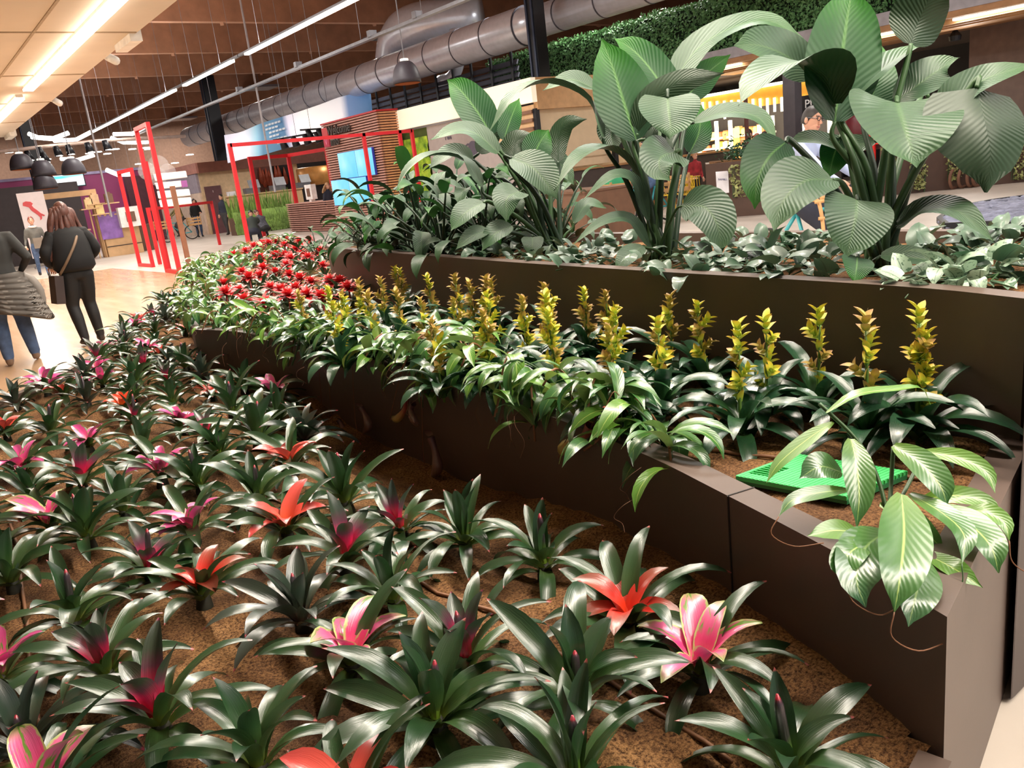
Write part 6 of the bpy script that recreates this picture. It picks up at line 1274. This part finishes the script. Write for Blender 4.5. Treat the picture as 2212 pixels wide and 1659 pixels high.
    if face:
        ey = MB()
        for s in (-1, 1): ey.blob(hd+hm @ Vector((s*.031, .083, .018)), (.012, .008, .007), hm, 8, 6); ey.tube([hd+hm @ Vector((s*.016, .094, .038)), hd+hm @ Vector((s*.05, .082, .038))], .004, 5)
        ey.obj('eyes', mat('dark_eye', (40, 30, 28), .4), root, True)
        MB().tube([hd+hm @ Vector((-.024, .088, -.062)), hd+hm @ Vector((0, .097, -.064)), hd+hm @ Vector((.024, .088, -.062))], [.003, .007, .003], 6).obj('mouth', mat('lip', (170, 96, 90), .5), root, True)
    hb = MB(); nu, nv = 18, 9
    for i in range(nv+1):
        a = math.pi*.62*i/nv
        for j in range(nu):
            t = 2*math.pi*j/nu; front = max(0, math.sin(t)); aa = a*(1-.52*front); k = 1.05+.03*noise.noise(Vector((j*.9, i*.9, 1)))
            hb.v.append(tuple(hd+hm @ Vector((.080*k*math.sin(aa)*math.cos(t), .100*k*math.sin(aa)*math.sin(t)-.008, .124*k*math.cos(aa)))))
    hb.f = [(i*nu+j, (i+1)*nu+j, (i+1)*nu+(j+1) % nu, i*nu+(j+1) % nu) for i in range(nv) for j in range(nu)]
    if style in ('long', 'bob'):
        Ln = .50 if style == 'long' else .16
        for s in range(-5, 6):
            x = s*.024; r2 = .05 if style == 'long' else .03
            p0 = hd+hm @ Vector((x*.7, -.045+.012*abs(s), .085-.006*s*s*.3)); hb.tube(catmull([p0, p0+Vector((x*.4, -.035, -.06)), p0+Vector((x*.9+.02*math.sin(s*2), -.04, -.06-Ln*.4)), p0+Vector((x*1.2+.03*math.sin(s*3), -.05, -.10-Ln*.75)), p0+Vector((x*1.1+.03*math.sin(s*4), -.03, -.12-Ln+.04*math.sin(s*5)))], 5), [.018]+[.030+.008*math.sin(k_*.9+s) for k_ in range(19)]+[.006], 7)
    hb.obj('hair', hair, root, True)
    return root, S, tp
def wear(root, b, name, m, smooth=True): return b.obj(name, m, root, smooth)
BLACKC = mat('black_knit', (17, 17, 19), .85, var=.2); BLACKT = mat('black_trousers', (15, 15, 17), .7); JEAN = mat('blue_jeans', (70, 92, 128), .8, var=.25, scale=14); SHOE = mat('dark_shoe', (40, 34, 32), .6); BROWNS = mat('brown_shoe', (120, 96, 78), .6)
HBR = mat('brown_hair', (84, 50, 42), .5, var=.3, scale=30); HDK = mat('dark_hair', (34, 28, 26), .5, var=.3, scale=30); HBL = mat('blond_hair', (176, 136, 96), .5, var=.2, scale=30)
GREYS = mat('grey_sweater', (46, 46, 45), .85, var=.15); GREYJ = mat('grey_jacket', (92, 92, 90), .8, var=.2, scale=12); QUILT = mat('grey_quilt', (112, 106, 100), .7, var=.12); NAVY = mat('navy_cloth', (38, 42, 58), .8); BLUES = mat('light_blue_shirt', (172, 186, 222), .75, var=.05); DARKG = mat('dark_green_coat', (46, 54, 50), .8)
def gz_top(px_top, foot): return topz(foot, *px_top)
# woman in black walking away
fw_ = GZ(203, 742, 0); hw = gz_top((158, 434), fw_)-.02
r_, S, tp = human('woman in a black sweater and trousers with long brown hair walking away on wood floor', (fw_.x, fw_.y, 0), R(6), hw, BLACKC, BLACKT, SHOE, HBR, dict(kL=(-.12, .05, .50), aL=(-.10, -.06, .09), kR=(.09, .08, .52), aR=(.12, .06, .09), eL=(-.30, -.02, 1.16), wL=(-.22, .16, 1.02), eR=(.28, .0, 1.15), wR=(.20, .18, 1.04), yaw=14), 'long', .018, bulk=1.12)
b = MB(); I3 = Matrix.Identity(3)
loft(b, [((0, 0, .93), .20, .15, I3), ((0, -.005, .98), .245, .185, I3), ((0, -.01, 1.10), .24, .18, I3), ((0, -.01, 1.26), .225, .165, I3), ((0, -.005, 1.40), .205, .135, I3), ((0, 0, 1.47), .12, .09, I3)], 20); wear(r_, b, 'sweater', BLACKC)
for s, e_, w_ in ((-1, (-.30, -.02, 1.16), (-.22, .15, 1.03)), (1, (.28, 0, 1.15), (.20, .17, 1.05))): wear(r_, MB().tube(catmull([(s*.17, 0, 1.39), (s*.245, -.01, 1.28), e_, w_], 4), [.075]*4+[.068]*4+[.058]*4+[.045], 12), 'sleeve', BLACKC)
wear(r_, MB().tube(catmull([(.13, -.02, 1.44), (.02, -.19, 1.28), (-.12, -.21, 1.08), (-.22, -.12, .92)], 5), .018, 6), 'bag_strap', mat('brown_strap', (112, 90, 70), .6))
wear(r_, MB().box((-.26, .0, .74), (.10, .26, .34), Matrix.Rotation(R(8), 3, 'Y')), 'shoulder_bag', mat('dark_brown_bag', (48, 34, 32), .6), False)
# man with quilted jacket tied round the waist
fm = GZ(42, 786, 0); hm_ = 1.78
r_, S, tp = human('man in a grey sweater and jeans with a quilted jacket tied at the waist', (fm.x+.02, fm.y, 0), R(-8), hm_, GREYS, JEAN, BROWNS, HDK, dict(kL=(-.10, .02, .50), aL=(-.10, -.05, .09), kR=(.12, .10, .52), aR=(.16, .08, .09), eR=(.33, -.04, 1.16), wR=(.22, .14, 1.0), yaw=30), 'short', .018, bulk=1.2)
b = MB(); n = 32; rings = []
for i in range(46):
    t = i/45; z = 1.02-.46*t; bul = .022*abs(math.sin(t*math.pi*8))**.6; rings.append(((.03+.10*t, -.02-.05*t, z), .185+.115*t**.8+bul, .145+.10*t**.8+bul, Matrix.Rotation(.22*t, 3, 'Y')))
loft(b, rings, n)
for k_, v in enumerate(b.v): a_ = 2*math.pi*(k_ % n)/n; f_ = 1+.05*math.sin(a_*5)*(k_//n)/45; b.v[k_] = (v[0]*f_, v[1]*f_, v[2]-.05*(k_//n)/45*math.cos(a_)); wear(r_, b, 'tied_jacket', QUILT)
wear(r_, MB().tube(catmull([(.16, .10, .98), (.30, .02, .90), (.36, -.02, .72), (.33, -.03, .56)], 4), [.055]*4+[.06]*4+[.05]*4+[.03], 10), 'jacket_sleeve', QUILT)
wear(r_, MB().tube([(.05*math.cos(t)*1.5, .05*math.sin(t)*1.4, 1.50) for t in [2*math.pi*k/14 for k in range(15)]], .022, 8), 'scarf', mat('grey_scarf', (170, 166, 160), .8))
# visitors further down the hall
fo = GZ(98, 598, 0); r_, S, tp = human('woman in grey jacket, scarf and jeans walking towards the planter', (fo.x, fo.y, 0), R(176), gz_top((76, 468), fo), GREYJ, JEAN, SHOE, mat('auburn_hair', (110, 50, 44), .5), dict(kL=(-.10, .12, .52), aL=(-.10, .14, .09), kR=(.10, -.02, .50), aR=(.10, -.22, .12), eR=(.26, -.02, 1.14), wR=(.30, .10, .92)), 'short', .035)
wear(r_, MB().tube([(.08*math.cos(t), .08*math.sin(t)+.01, 1.47) for t in [2*math.pi*k/14 for k in range(15)]], .035, 8), 'scarf', mat('pale_scarf', (200, 198, 196), .8)); wear(r_, MB().box((-.08, .17, 1.0), (.34, .1, .3)), 'handbag', mat('taupe_bag', (112, 104, 96), .7), False)
wear(r_, MB().tube([(-.30, .12, .90), (-.36, .2, .55)], .02, 6), 'blue_umbrella', mat('blue_umbrella', (80, 110, 200), .5))
def by_head(px, py, dep): p = GD(px, py, dep); return Vector((p.x, p.y, 0)), p.z
for i, (px, py, dep, tp_, lg, hr, rz, st_, lab) in enumerate(((122, 452, 28, NAVY, JEAN, HDK, 200, 'short', 'dark-haired man in a blue-grey jacket beyond the woman in black'), (214, 452, 31, BLACKC, BLACKT, HDK, 250, 'bob', 'person in a black coat standing beside the wooden podium'), (705, 396, 30, NAVY, NAVY, HBL, 200, 'bob', 'fair-haired girl in a navy jacket beside the slatted tower'))):
    loc, hh = by_head(px, py, dep); human(lab, loc, R(rz), max(1.2, min(1.95, hh)), tp_, lg, SHOE, hr, None, st_, .04)
f6 = GZ(434, 513, 0); human('woman in a dark coat and blue jeans standing before the far stand', (f6.x, f6.y, 0), R(190), gz_top((424, 430), f6), BLACKC, JEAN, SHOE, HDK, dict(wL=(-.12, .2, 1.12), eL=(-.26, .02, 1.12)), 'long', .04)
f7 = GZ(494, 508, 0); human('man in a dark jacket and trousers walking past the far stand', (f7.x, f7.y, 0), R(120), gz_top((474, 421), f7), NAVY, mat('charcoal_trousers', (58, 56, 58), .8), SHOE, HDK, dict(kL=(-.10, .10, .5), aL=(-.10, .12, .09), kR=(.1, -.03, .5), aR=(.1, -.16, .1)), 'short', .04)
CROUCH = dict(hip=(0, -.05, .34), lean=38, kL=(-.14, .32, .48), kR=(.14, .32, .46), aL=(-.13, .12, .08), aR=(.13, .12, .08), eL=(-.22, .36, .62), eR=(.22, .36, .62), wL=(-.10, .55, .50), wR=(.10, .55, .50), tilt=-15)
f9 = GZ(553, 522, 0); human('person in a dark green coat crouching inside the red portal', (f9.x, f9.y, 0), R(-20), 1.9, DARKG, NAVY, SHOE, HDK, CROUCH, 'short', .04)
f10 = GZ(577, 514, 0); human('person in a patterned dark jacket crouching beside the smaller red portal', (f10.x, f10.y, 0), R(10), 1.85, mat('patterned_jacket', (70, 72, 82), .8, var=.5, scale=16), BLACKT, SHOE, HBR, CROUCH, 'short', .04)
# riders
RIDE = dict(hip=(0, -.22, .98), lean=12, kL=(-.11, .12, .72), kR=(.11, .14, .60), aL=(-.11, -.02, .46), aR=(.11, .0, .26), eL=(-.30, .18, 1.16), eR=(.30, .18, 1.16), wL=(-.27, .30, 1.08), wR=(.27, .30, 1.08))
def rider(px, py, hd_, lab, blab, top, legs, hair, h, bag=False, yaw=0, glasses=False, vox=.03):
    p = Vector((px[0], px[1], 0)) if isinstance(px, tuple) else GZ(px, py, 0); a = math.atan2(-hd_.x, hd_.y); be = bicycle(p.x, p.y, a, blab, bag, not glasses)
    po_ = dict(RIDE); po_['yaw'] = yaw; r_, S, tp = human(lab, (p.x, p.y, 0), a, h, top, legs, SHOE, hair, po_, 'short', vox)
    if glasses:
        hd2 = tp(0, .02, 1.655); hm2 = Matrix.Rotation(R(-12), 3, 'X') @ Matrix.Rotation(R(yaw), 3, 'Z'); g = MB()
        for s in (-1, 1): g.tube([hd2+hm2 @ Vector((s*.034+.026*math.cos(t), .106, .018+.019*math.sin(t))) for t in [2*math.pi*k/12 for k in range(13)]], .0035, 5, False); g.tube([hd2+hm2 @ Vector((s*.06, .10, .02)), hd2+hm2 @ Vector((s*.085, .0, .015))], .003, 4)
        g.obj('glasses', M_BLK, r_)
        # upright wooden rack at his side
        rk = MB(); A_2 = [GD(*q, 7.75) for q in ((1772, 428), (1790, 432), (1797, 470), (1799, 512))]; B_3 = [GD(*q, 7.65) for q in ((1756, 432), (1768, 436), (1776, 472), (1780, 512))]
        rk.tube(catmull(A_2, 4), .022, 8); rk.tube(catmull(B_3, 4), .018, 8)
        for i in (1, 2, 3): rk.bar(A_2[i]+(A_2[i]-B_3[i])*.25, B_3[i]-(A_2[i]-B_3[i])*.25, .03)
        Mi = (Matrix.Translation(be.location) @ be.rotation_euler.to_matrix().to_4x4()).inverted(); rk.v = [tuple(Mi @ Vector(v)) for v in rk.v]; rk.obj('wood_rack', M_CRATE, be, True)
FH = Vector((FW.x, FW.y, 0)).normalized()
_q = GD(1768, 400, 8.0)
rider((_q.x, _q.y), 0, (_r0*.75-FH*.65).normalized(), 'man with glasses in a light blue shirt riding a bicycle behind the peace lily', 'teal bicycle with an upright wooden rack under the man in blue shirt', BLUES, NAVY, HDK, 1.72, False, -20, True, .02)
rider(1400, 482, (_r0*-.9-FH*.3).normalized(), 'rider in blue jeans on a bicycle behind the middle peace lily', 'teal cargo bicycle with wooden crates and a green bag', NAVY, JEAN, HDK, 1.72, True)
rider(392, 520, (_r0*-.8-FH*.5).normalized(), 'cyclist in a black and yellow jacket near the far stand', 'teal cargo bicycle parked under the cyclist behind the sign post', mat('yellow_black', (110, 100, 60), .8, var=.6, scale=5), mat('charcoal_trousers', (58, 56, 58), .8), HDK, 1.75, False, 0, False, .04)
# shoppers
for i, (px, py, X, tp_, hr, rz, lab) in enumerate(((1616, 281, 18.6, mat('black_coat', (40, 38, 42), .8), HDK, 250, 'bald-browed man in a black coat at the lit shop shelves'), (1634, 290, 18.9, mat('pale_coat', (206, 188, 180), .8), mat('red_hair', (150, 84, 64), .5), 200, 'woman in a pale coat beside the man at the shelves'), (1650, 286, 19.4, BLACKC, HDK, 200, 'person in black half hidden at the bright shelves'), (1500, 330, 17.4, mat('red_black_jacket', (150, 36, 44), .8, var=.5, scale=5), HBL, 160, 'person in a red scarf beside the yellow wire chairs'))):
    q = GX(px, py, X); human(lab, (q.x, q.y, 0), R(rz), max(1.2, min(1.9, q.z)), tp_, BLACKT, SHOE, hr, None, 'short', .04)
